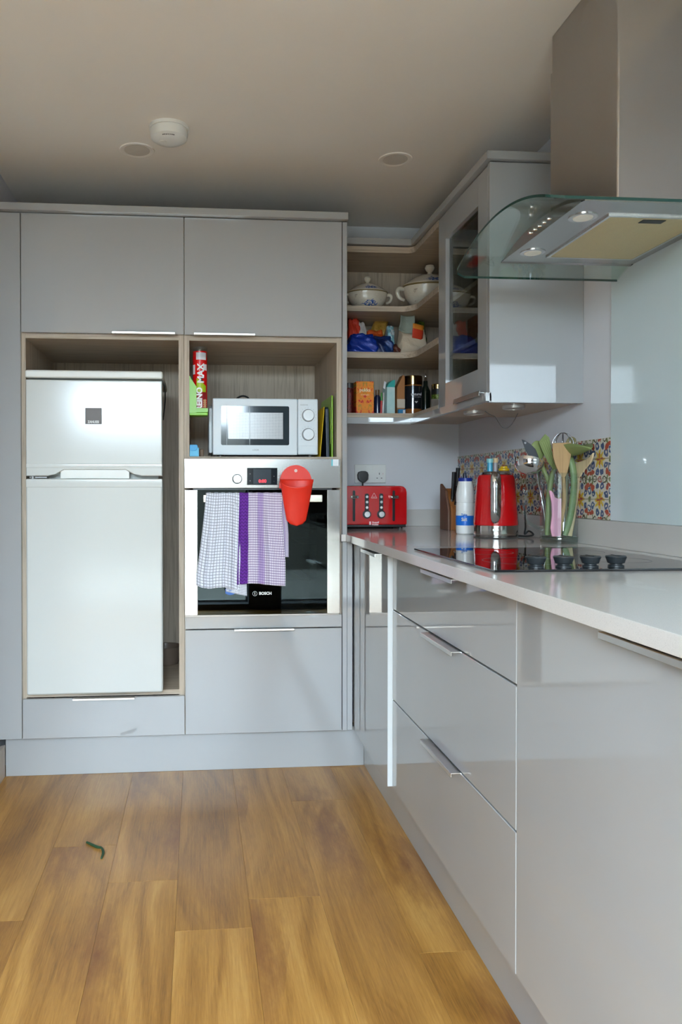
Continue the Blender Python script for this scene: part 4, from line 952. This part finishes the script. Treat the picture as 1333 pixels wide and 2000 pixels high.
def bowl(cx, cy, cz, r, R, flat=.62):
    n = 10; prof = [(r*math.sin(PI/2*i/n), -r*flat*math.cos(PI/2*i/n)) for i in range(n+1)]
    prof += [(r*.96*math.sin(PI/2*i/n), -r*flat*.92*math.cos(PI/2*i/n)) for i in range(n, -1, -1)]
    return G().lathe(prof, 0, 0, 36, M=Matrix.Translation((cx, cy, cz)) @ R)
part('bowl', bowl(.4335, -.585, 1.168, .0455, Matrix.Rotation(math.radians(16), 4, 'Y') @ Matrix.Rotation(math.radians(-16), 4, 'X'), .95), CHROME, u)
part('handle', G().tube([(.470, -.565, 1.150), (.490, -.53, 1.10), (.508, -.525, 1.03), (.519, -.53, .935)], [.003, .003, .003, .003], flat=(.7, 1), seg=10), CHROME, u)
u = thing('steel_skimmer', 'dark polished steel utensil end with hanging hole at far left of the jug', 'utensil', (.49, -.55, .93))
part('utensil_end', pl([(.424, 1.239), (.433, 1.236), (.4535, 1.224), (.470, 1.207), (.480, 1.182), (.476, 1.163), (.463, 1.165), (.449, 1.184), (.436, 1.205)], -.553, -.5505, bev=.001), mat('dark polished steel', (.045, .046, .05), .32, .6), u)
part('hanging_hole', G().cyl((.4345, -.5535, 1.2275), (.4345, -.5545, 1.2275), .0035), mat('pale wall glimpse', srgb(180, 180, 184), .6), u)
part('handle', G().tube([(.471, -.552, 1.18), (.492, -.535, 1.12), (.512, -.53, 1.03), (.524, -.53, .935)], .003, flat=(.7, 1), seg=10), mat('dark polished steel', (.045, .046, .05), .32, .6), u)
u = thing('whisk', 'steel wire balloon whisk standing behind the wooden spatula', 'whisk', (.572, -.53, .93))
for k in range(4):
    a = PI*k/4+.3; pts = []
    for i in range(17):
        th = PI*i/16; rr = .043*math.sin(th)**.85 if 0 < th < PI else 0
        s_ = -1 if i < 8 else 1
        h = math.sin(th)
        ang = (i/16-.5)*2
        pts.append((.5725+math.cos(a)*.043*math.sin(ang*PI/2)*(.35+.65*math.sin(th)) if False else .5725+math.cos(a)*.044*math.sin(PI*ang*.5)*math.cos(0)*(1 if abs(ang) < .5 else 1-(abs(ang)-.5)*1.7), -.525+math.sin(a)*.044*math.sin(PI*ang*.5)*(1 if abs(ang) < .5 else 1-(abs(ang)-.5)*1.7), 1.262-.0*h-(abs(ang)**2.3)*.14))
    part('wire_loop', G().tube(pts, .0012, seg=6), mat('dark steel wire', (.30, .31, .33), .2, 1.), u)
part('handle', G().tube([(.5725, -.525, 1.13), (.572, -.53, 1.05), (.568, -.54, .935)], .0068, seg=14), CHROME, u)
u = thing('wooden_spoon', 'brownish round spoon head behind the whisk, right of centre in the jug', 'spoon', (.59, -.5, .93))
part('spoon_head', G().sphere((.607, -.515, 1.222), .025, .85, .3, 1.15), mat('brown-olive plastic', srgb(134, 124, 86), .5), u)
part('handle', G().tube([(.600, -.515, 1.20), (.588, -.52, 1.1), (.575, -.54, .935)], .0055, seg=10), mat('brown-olive plastic', srgb(134, 124, 86), .5), u)
u = thing('silicone_ladle', 'olive green silicone ladle with its bowl out to the right above the tiles', 'ladle', (.57, -.56, .93))
g = G(); v = []; f = []; n = 18; m = 8
for i in range(n+1):
    s_ = i/n; yy = -.535-.178*s_; top = 1.192+.031*math.sin(PI*(s_*.72+.08))-.006*s_
    hw = .036*max(.02, math.sin(PI*min(1, s_*.86+.13)))**.7
    for j in range(m+1):
        w = j/m
        v.append((.569-hw+2*hw*w, yy, top-.034*math.sin(PI*w)*math.sin(PI*min(1, s_*.86+.10))))
for i in range(n):
    for j in range(m): a = i*(m+1)+j; f.append((a, a+1, a+m+2, a+m+1))
g.vf(v, f); g.recalc = False; o = part('bowl', g, SG, u, sharp=180); mm = o.modifiers.new('wall', 'SOLIDIFY'); mm.thickness = .003
part('handle', G().tube([(.571, -.55, 1.205), (.578, -.57, 1.17), (.5835, -.58, 1.10), (.572, -.58, 1.0), (.556, -.575, .935)], [.009, .0105, .0105, .0105, .0085], flat=(.7, 1), seg=12), SG2, u)
u = thing('wooden_fork', 'pale jagged wooden spoon leaning to the right rim of the jug', 'spoon', (.59, -.56, .93))
part('spoon_head', G().prism([(-.563, 1.163), (-.590, 1.167), (-.625, 1.171), (-.655, 1.180), (-.672, 1.191), (-.671, 1.180), (-.660, 1.165), (-.640, 1.152), (-.620, 1.142), (-.612, 1.133), (-.603, 1.133), (-.596, 1.122), (-.583, 1.117), (-.567, 1.12)], 'x', .594, .600, .0015), OAKU2, u)
part('handle', G().tube([(.597, -.575, 1.13), (.596, -.572, 1.075), (.588, -.562, .992), (.578, -.558, .933)], [.0075, .0065, .0085, .0095], flat=(.9, 1), seg=12), OAKU2, u)
u = thing('pink_spatula', 'pale pink silicone spatula standing head down in the jug', 'spatula', (.515, -.595, .93))
part('spatula_head', pl([(.4935, 1.077), (.500, 1.0765), (.507, 1.070), (.512, 1.056), (.521, 1.052), (.5325, 1.052), (.533, 1.0), (.5305, .9335), (.503, .9335), (.4985, .96), (.503, 1.0), (.5015, 1.04)], -.5995, -.592, bev=.002), mat('pale pink silicone', srgb(222, 160, 182), .45), u)
part('handle', G().tube([(.523, -.595, 1.055), (.519, -.594, 1.10), (.5125, -.592, 1.142)], .0055, seg=12), thin_glass('clear acrylic handle', (.82, .84, .92), 1.6), u)
solo('thin_skewer', G().tube([(.525, -.598, 1.03), (.508, -.592, .937)], .0012, seg=6, sm=False), OAKU2, 'thin pale wooden skewer inside the jug left of the pink spatula', 'skewer')

# ------------------------------------------------------------------ things on the corner shelves
def m_china():
    t = NT('cream porcelain with blue flowers'); x, y, z = t.xyz(t.pos('Generated')); n = t.noise(9., t.pos('Generated'), 3, .6); n2 = t.noise(16., t.pos('Generated'), 2)
    base = t.mix(n2, srgb(206, 198, 182), srgb(222, 214, 200))
    dx = t.f('SUBTRACT', x, .5); dz = t.f('SUBTRACT', z, .33)
    r = t.f('SQRT', t.f('ADD', t.f('MULTIPLY', t.f('MULTIPLY', dx, dx), 1.6), t.f('MULTIPLY', t.f('MULTIPLY', dz, dz), 1.)))
    m = t.f('MULTIPLY', t.f('LESS_THAN', t.f('ADD', r, t.f('MULTIPLY', t.f('SUBTRACT', n, .5), .5)), .20), t.f('LESS_THAN', t.f('ABSOLUTE', t.f('SUBTRACT', n2, .5)), .08))
    c = t.mix(m, base, srgb(52, 88, 160))
    sp = t.f('MULTIPLY', t.f('GREATER_THAN', n, .66), t.f('LESS_THAN', n2, .5)); c = t.mix(t.f('MULTIPLY', sp, .5), c, srgb(120, 96, 84))
    t.p(Base_Color=c, Roughness=.15); return t.m
CH = m_china()
def tureen(cx, cy, z0, s, label, side):
    r = thing('soup_tureen', label, 'tureen', (cx, cy, z0), 'lidded china tureens on the top shelf')
    P_ = lambda *a: [(x*s, z0+z*s) for x, z in a]
    part('bowl', G().lathe(P_((0, 0), (.045, 0), (.047, .006), (.040, .012), (.062, .024), (.080, .045), (.088, .068), (.090, .082), (.086, .084), (0, .084)), cx, cy, 48, 1, .72), CH, r)
    part('gold_rim', G().lathe(P_((.089, .082), (.0925, .0835), (.0925, .087), (.089, .0885)), cx, cy, 48, 1, .72), mat('dull gold rim', srgb(128, 110, 70), .3), r)
    lid = part('lid', G().lathe(P_((.090, .086), (.089, .091), (.076, .100), (.058, .112), (.036, .122), (.016, .127), (0, .128)), cx, cy, 48, 1, .72), CH, r)
    part('lid_knob', G().lathe(P_((0, .126), (.009, .127), (.007, .134), (.013, .141), (.016, .149), (.013, .157), (0, .161)), cx, cy, 24), mat('cream porcelain', srgb(216, 208, 192), .15), lid)
    for k in (-1, 1):
        part('handle', G().tube([(cx+k*x*s, cy, z0+z*s) for x, z in ((.086, .076), (.104, .078), (.110, .066), (.103, .048), (.086, .040))], [.006*s, .0075*s, .007*s, .006*s, .005*s], seg=10), mat('cream porcelain', srgb(216, 208, 192), .15), r)
tureen(.142, .42, 1.8545, .97, 'smaller cream china tureen with blue flowers on the top shelf, left', 0)
tureen(.417, .41, 1.8545, 1.31, 'larger cream china tureen with tall lid on the top shelf corner, right', 0)
def bag(name, label, cx, cy, z0, w, d, h, m, seed, cat='packet', lean=0., top=.55, group=None, amp=.12, rz=0.):
    rnd = random.Random(seed); g = G()
    bmesh.ops.create_cube(g.bm, size=1); bmesh.ops.subdivide_edges(g.bm, edges=g.bm.edges[:], cuts=11, use_grid_fill=True)
    ph = [rnd.uniform(0, 6.28) for _ in range(9)]
    for v in g.bm.verts:
        x, y, z = v.co; t = z+.5
        k = 1-(1-top)*max(0, t-.45)/.55; rr = math.sqrt(max(x*x, y*y)*4); l = math.hypot(x, y)+1e-6
        rd = max(abs(x), abs(y)); f = (rd/l)*.45+.55 if l > 0 else 1
        n = amp*(math.sin(9*x+ph[0]+7*t)*math.sin(8*y+ph[1])+.6*math.sin(17*t+ph[2]+9*x)+.4*math.sin(23*x+ph[3]-11*y+13*t))
        if t < .02: n *= .15
        x2 = x*f*k*(1+.5*n)*w; y2 = y*f*(k if t < .8 else k*.5)*(1+.9*n)*d; z2 = t*h*(1+.25*n*t)
        c, s_ = math.cos(rz), math.sin(rz)
        v.co = (cx+x2*c-y2*s_+lean*t*t*h, cy+x2*s_+y2*c, z0+z2)
    g._fin(g.bm.faces[:])
    return solo(name, g, m, label, cat, group, sharp=180)
def foil(name, c, rough=.25, c2=None, sc_=18):
    t = NT(name); n = t.noise(sc_, t.pos('Object'), 3, .6)
    t.p(Base_Color=t.mix(t.f('GREATER_THAN', n, .55), c, c2) if c2 else c, Roughness=rough, Metallic=.15)
    t.bump(t.noise(90., t.pos('Object'), 3, .6), .6, .004); return t.m
Z2 = 1.661
GP = 'food packets on the middle corner shelf'
bag('food_packet', 'shiny royal blue packet lying at the left of the middle shelf', .108, .385, Z2, .135, .10, .088, foil('royal blue foil', srgb(24, 58, 160), .22), 1, group=GP, top=.7)
bag('food_packet', 'dark navy packet with green mark right of the royal blue one', .198, .40, Z2, .10, .10, .082, foil('navy foil', srgb(16, 34, 84), .3, srgb(30, 60, 120)), 2, group=GP, top=.75)
bag('food_packet', 'red and white packet standing at the left of the middle shelf', .088, .45, Z2, .06, .06, .165, foil('red packet', srgb(214, 60, 36), .4), 3, group=GP, top=.8)
bag('food_packet', 'crumpled white packet beside the red one', .122, .445, Z2, .045, .06, .150, foil('white packet', srgb(206, 200, 198), .5), 4, group=GP, top=.6)
bag('food_packet', 'orange packet behind the navy packet', .183, .47, Z2, .10, .06, .122, foil('orange packet', srgb(206, 84, 24), .4), 5, group=GP, top=.7)
bag('food_packet', 'tall gold and brown foil packet leaning right', .185, .50, Z2, .075, .05, .185, foil('gold brown foil', srgb(168, 130, 56), .3, srgb(60, 36, 20)), 6, group=GP, lean=.25, top=.8)
bag('food_packet', 'pale blue and white patterned packet near the flour bag', .245, .43, Z2+.03, .035, .04, .105, foil('pale blue packet', srgb(120, 168, 182), .4, srgb(190, 200, 205), 40), 7, group=GP, top=.9)
bag('food_packet', 'dark red-brown packet at the foot of the flour bag', .250, .40, Z2, .06, .07, .05, foil('dark red brown foil', srgb(88, 40, 30), .35, srgb(50, 20, 18)), 8, group=GP)
bag('food_packet', 'dark green packet behind the flour bag', .375, .46, Z2, .075, .07, .160, foil('dark green foil', srgb(40, 72, 30), .35, srgb(84, 110, 36)), 9, group=GP, top=.8)
fb_ = thing('flour_bag', 'crumpled cream paper flour bag with a red and orange label', 'bag', (.33, .40, Z2))
o = bag('bag_body', 'x', .334, .40, Z2, .125, .085, .115, foil('cream paper', srgb(206, 190, 168), .8), 10, top=.85, amp=.08)
def adopt(o, parent):
    for k in ('label', 'category', 'group'):
        if k in o: del o[k]
    for v in o.data.vertices: v.co -= parent.location
    o.parent = parent; return o
adopt(o, fb_)
g = G().grid(lambda u, v: (.266+.062*u+.01*v, .355+.022*math.sin(u*3)+.006*math.sin(v*9), 1.765+.078*v-.012*u*(1-v)-.01*(1-u)*v), 10, 8); g.recalc = False
o = part('bag_collar', g, foil('grey-green paper', srgb(150, 160, 150), .8), fb_, sharp=180); mm = o.modifiers.new('t', 'SOLIDIFY'); mm.thickness = .0015
g = G().grid(lambda u, v: (.322+.05*u+.004*v, .350+.012*u*u, 1.733+.062*v-.008*u), 6, 6); g.recalc = False
t = NT('red orange label'); x, y, z = t.xyz(t.pos('UV')); t.p(Base_Color=t.mix(t.f('GREATER_THAN', y, .66), srgb(206, 60, 30), srgb(222, 134, 40)), Roughness=.6)
o = part('label', g, t.m, fb_, sharp=180); mm = o.modifiers.new('t', 'SOLIDIFY'); mm.thickness = .001

Z3 = 1.4035
r = thing('spice_grinder', 'slim jar of dark red peppercorns at the left end of the lower shelf', 'jar', (.06, .38, Z3))
part('jar_glass', G().lathe([(0, Z3), (.0205, Z3), (.021, Z3+.004), (.021, Z3+.105), (.017, Z3+.112), (0, Z3+.112)], .053, .38, 28), foil('dark red peppercorns', srgb(110, 30, 26), .3, srgb(50, 12, 12), 150), r)
part('cap', G().lathe([(.017, Z3+.112), (.0195, Z3+.113), (.0195, Z3+.134), (0, Z3+.136)], .053, .38, 28), mat('dark smoky plastic', (.05, .04, .035), .3), r)
r = thing('spice_bottle', 'narrow clear spice bottle beside the orange tea box', 'bottle', (.085, .43, Z3))
part('bottle_body', G().lathe([(0, Z3), (.014, Z3), (.014, Z3+.09), (.010, Z3+.10), (0, Z3+.10)], .084, .43, 20), mat('pale speckled spice', srgb(150, 140, 128), .35, var=.4, ns=150), r)
part('cap', G().lathe([(.0105, Z3+.10), (.0125, Z3+.101), (.0125, Z3+.118), (0, Z3+.118)], .084, .43, 20), mat('pale green cap', srgb(150, 160, 140), .4), r)
def box_thing(name, label, x0, x1, y0, y1, h, m, cat='box', z=Z3, rz=0, bev=.001):
    r = thing(name, label, cat, ((x0+x1)/2, (y0+y1)/2, z))
    c = Vector(((x0+x1)/2, (y0+y1)/2, 0)); M = Matrix.Translation(c) @ Matrix.Rotation(rz, 4, 'Z') @ Matrix.Translation(-c)
    return r, part('carton', G().box(x0, x1, y0, y1, z+.0003, z+h, bev, 1, M=M), m, r)
t = NT('orange floral card'); p_ = t.pos('Generated'); x, y, z = t.xyz(p_)
mx_ = t.f('ABSOLUTE', t.f('SUBTRACT', x, .5)); vv = t.comb(mx_, 0., z)
n = t.noise(7., vv, 2, .5, dist=.8); n2 = t.noise(11., vv, 2, .5)
c = t.mix(n2, srgb(240, 110, 10), srgb(236, 160, 20)); c = t.mix(t.f('GREATER_THAN', n, .60), c, srgb(214, 44, 14)); c = t.mix(t.f('LESS_THAN', n, .38), c, srgb(176, 140, 24))
t.p(Base_Color=c, Roughness=.4)
r, bx = box_thing('tea_box', 'bright orange patterned tea carton on the lower shelf', .080, .157, .36, .45, .141, t.m)
part('lettering', text_g('pukka', .020, (.1185, .3594, 1.507), bold=.0004, g=text_g('turmeric glow', .0065, (.1185, .3594, 1.487))), mat('cream print', srgb(250, 226, 190), .5), bx)
r = thing('essence_bottle', 'small dark bottle with brown cap right of the tea box', 'bottle', (.178, .39, Z3))
part('bottle_body', G().lathe([(0, Z3), (.013, Z3), (.0135, Z3+.003), (.0135, Z3+.075), (.008, Z3+.085), (0, Z3+.085)], .179, .388, 20), mat('dark navy glass', (.01, .015, .05), .15), r)
part('cap', G().lathe([(.0085, Z3+.085), (.0095, Z3+.086), (.0095, Z3+.108), (0, Z3+.109)], .179, .388, 20), mat('brown cap', srgb(110, 80, 50), .4), r)
for i, (x, c1, c2, lb) in enumerate(((.192, srgb(60, 140, 60), srgb(200, 60, 60), 'slim tube with green top and red stripe beside the teal carton'), (.201, srgb(200, 200, 204), srgb(210, 214, 216), 'slim white tube touching the teal carton'))):
    r = thing('slim_tube', lb, 'tube', (x, .375, Z3), 'slim tubes on the lower shelf')
    part('tube_body', G().cyl((x, .375, Z3+.0003), (x+.002, .376, Z3+.06), .0042, seg=14), mat('tube %d lower' % i, c2, .35), r)
    part('tube_top', G().cyl((x+.002, .376, Z3+.0605), (x+.003, .377, Z3+.095), .0042, .003, seg=14), mat('tube %d upper' % i, c1, .35), r)
t = NT('pale aqua mottled card'); n = t.noise(30., t.pos('Object'), 3); t.p(Base_Color=t.mix(n, srgb(150, 206, 206), srgb(222, 234, 232)), Roughness=.5)
r, bx = box_thing('aqua_carton', 'pale aqua carton with teal folded top on the lower shelf', .212, .248, .362, .42, .118, t.m, 'carton', rz=.1)
M = Matrix.Translation((.230, .39, 0)) @ Matrix.Rotation(.1, 4, 'Z') @ Matrix.Translation((-.230, -.39, 0))
part('folded_top', G().prism([(.212, Z3+.118), (.248, Z3+.118), (.250, Z3+.150), (.238, Z3+.148), (.222, Z3+.135)], 'y', .364, .418, .001, M=M), mat('teal card', srgb(60, 176, 168), .45), bx)
part('corner_flap', G().prism([(.200, Z3+.115), (.209, Z3+.108), (.214, Z3+.14), (.205, Z3+.145)], 'y', .37, .374, .0005), mat('white card', srgb(214, 216, 220), .5), bx)
r, bx = box_thing('kraft_carton', 'brown kraft carton with cream label beside the coffee jar', .262, .296, .372, .43, .12, mat('brown kraft card', srgb(166, 112, 66), .7), 'carton')
part('gable_top', G().prism([(.262, Z3+.12), (.296, Z3+.12), (.296, Z3+.168), (.288, Z3+.172)], 'y', .372, .43, .001), mat('brown kraft card', srgb(166, 112, 66), .7), bx)
part('cream_label', B(.262, .2965, .3712, .3722, Z3+.030, Z3+.068), mat('cream card', srgb(196, 182, 166), .6), bx)
r, bx = box_thing('small_box', 'low bright blue box with white mark in front of the kraft carton', .262, .2925, .345, .365, .022, mat('strong blue card', srgb(30, 120, 170), .5))
part('white_mark', B(.281, .290, .3443, .3452, Z3+.004, Z3+.018), mat('white card', srgb(214, 216, 220), .5), bx)
r = thing('coffee_jar', 'coffee jar with black label and dark gold lid on the lower shelf', 'jar', (.338, .39, Z3))
cjx, cjy = .339, .40
part('jar_glass', G().lathe([(0, Z3), (.038, Z3), (.0405, Z3+.004), (.0405, Z3+.13), (0, Z3+.13)], cjx, cjy, 40), mat('brown coffee granules in glass', srgb(140, 84, 40), .12, var=.3, ns=140, coat=1.), r)
lb = part('black_label', G().lathe([(.0408, Z3+.026), (.0411, Z3+.026), (.0411, Z3+.125), (.0408, Z3+.125)], cjx, cjy, 40), mat('black gloss label', (.012, .014, .018), .12), r)
part('lid', G().lathe([(.0405, Z3+.1305), (.0412, Z3+.132), (.0412, Z3+.168), (.039, Z3+.1705), (0, Z3+.1705)], cjx, cjy, 40), mat('dark gold metal', (.30, .20, .09), .15, 1.), r)
part('lettering', text_g('natural', .0165, (cjx+.004, cjy-.0420, Z3+.088), bold=.0004, g=text_g('INSTANT COFFEE', .005, (cjx+.004, cjy-.0420, Z3+.076), g=text_g('v', .014, (cjx+.004, cjy-.0420, Z3+.055), bold=.001, sx=1.6))), mat('silver print', srgb(186, 188, 194), .4), lb)
r = thing('pepper_mill', 'dark bottle with silver top behind the coffee jar', 'bottle', (.41, .42, Z3))
part('bottle_body', G().lathe([(0, Z3), (.021, Z3), (.021, Z3+.11), (.01, Z3+.135), (.009, Z3+.155), (0, Z3+.155)], .405, .43, 24), mat('very dark green glass', (.008, .014, .01), .1), r)
part('silver_stopper', G().lathe([(.009, Z3+.155), (.007, Z3+.16), (.0075, Z3+.166), (.004, Z3+.172), (.005, Z3+.18), (.002, Z3+.188), (0, Z3+.19)], .405, .43, 20), CHROME, r)
r = thing('pickle_jar', 'jar of green contents with gold lid next to the glass-door cabinet', 'jar', (.445, .36, Z3))
part('jar_glass', G().lathe([(0, Z3), (.026, Z3), (.0275, Z3+.004), (.0275, Z3+.085), (.024, Z3+.095), (0, Z3+.095)], .437, .355, 28), foil('green herbs', srgb(96, 118, 44), .2, srgb(150, 165, 80), 120), r)
part('black_band', G().lathe([(.0278, Z3+.085), (.0282, Z3+.086), (.0282, Z3+.108), (.0278, Z3+.109)], .437, .355, 28), BLACK, r)
part('lid', G().lathe([(0, Z3+.1085), (.0275, Z3+.109), (.0275, Z3+.128), (.025, Z3+.131), (0, Z3+.131)], .437, .355, 28), mat('aged gold metal', (.45, .32, .14), .2, 1.), r)
box_thing('grey_box', 'small grey card box at the right end of the lower shelf', .395, .435, .305, .322, .062, mat('grey-beige card', srgb(156, 146, 136), .7), rz=.2)

# ------------------------------------------------------------------ inside the glass-door cabinet
def tumbler(x, y, z, r0, r1, h, label, tint):
    r = thing('drinking_glass', label, 'glass', (x, y, z), 'glasses in the wall cabinet')
    part('glass_wall', G().lathe([(0, z+.0005), (r0, z+.0005), (r1, z+h), (r1-.002, z+h), (r0-.002, z+.006), (0, z+.006)], x, y, 28), thin_glass('cabinet tumbler glass %s' % str(tint[0]), tint, 1.5), r)
tumbler(.43, -.18, 1.791, .028, .033, .11, 'clear tumbler at the far end of the upper shelf in the glass-door cabinet', (.8, .88, .86))
tumbler(.40, -.26, 1.791, .028, .033, .11, 'clear tumbler next to the far one in the glass-door cabinet', (.8, .87, .88))
tumbler(.43, -.35, 1.791, .030, .035, .12, 'larger greenish tumbler nearest the front of the glass-door cabinet shelf', (.7, .84, .78))
box_thing('orange_box', 'orange-brown carton on the middle shelf of the glass-door cabinet', .40, .46, -.20, -.12, .115, mat('orange brown card', srgb(150, 86, 50), .6), z=1.594)
box_thing('green_box', 'dark green carton on the middle shelf of the glass-door cabinet', .41, .47, -.30, -.215, .135, mat('dark green card', srgb(40, 84, 56), .6), z=1.594)
bag('blue_packet', 'dark blue shiny packet on the middle shelf behind the cabinet glass', .395, -.37, 1.594, .07, .12, .045, foil('dark blue foil', srgb(40, 44, 110), .3, srgb(90, 90, 150), 30), 31)
r = thing('blue_bottle', 'slim pale blue bottle on the middle shelf behind the cabinet glass', 'bottle', (.40, -.435, 1.594))
part('bottle_body', G().lathe([(0, 1.5945), (.018, 1.5945), (.018, 1.70), (.010, 1.725), (.010, 1.745), (0, 1.745)], .385, -.47, 24), mat('pale blue plastic', srgb(130, 180, 196), .25), r)
part('cap', G().lathe([(.0105, 1.7455), (.012, 1.746), (.012, 1.762), (0, 1.762)], .385, -.47, 20), WHITEP, r)
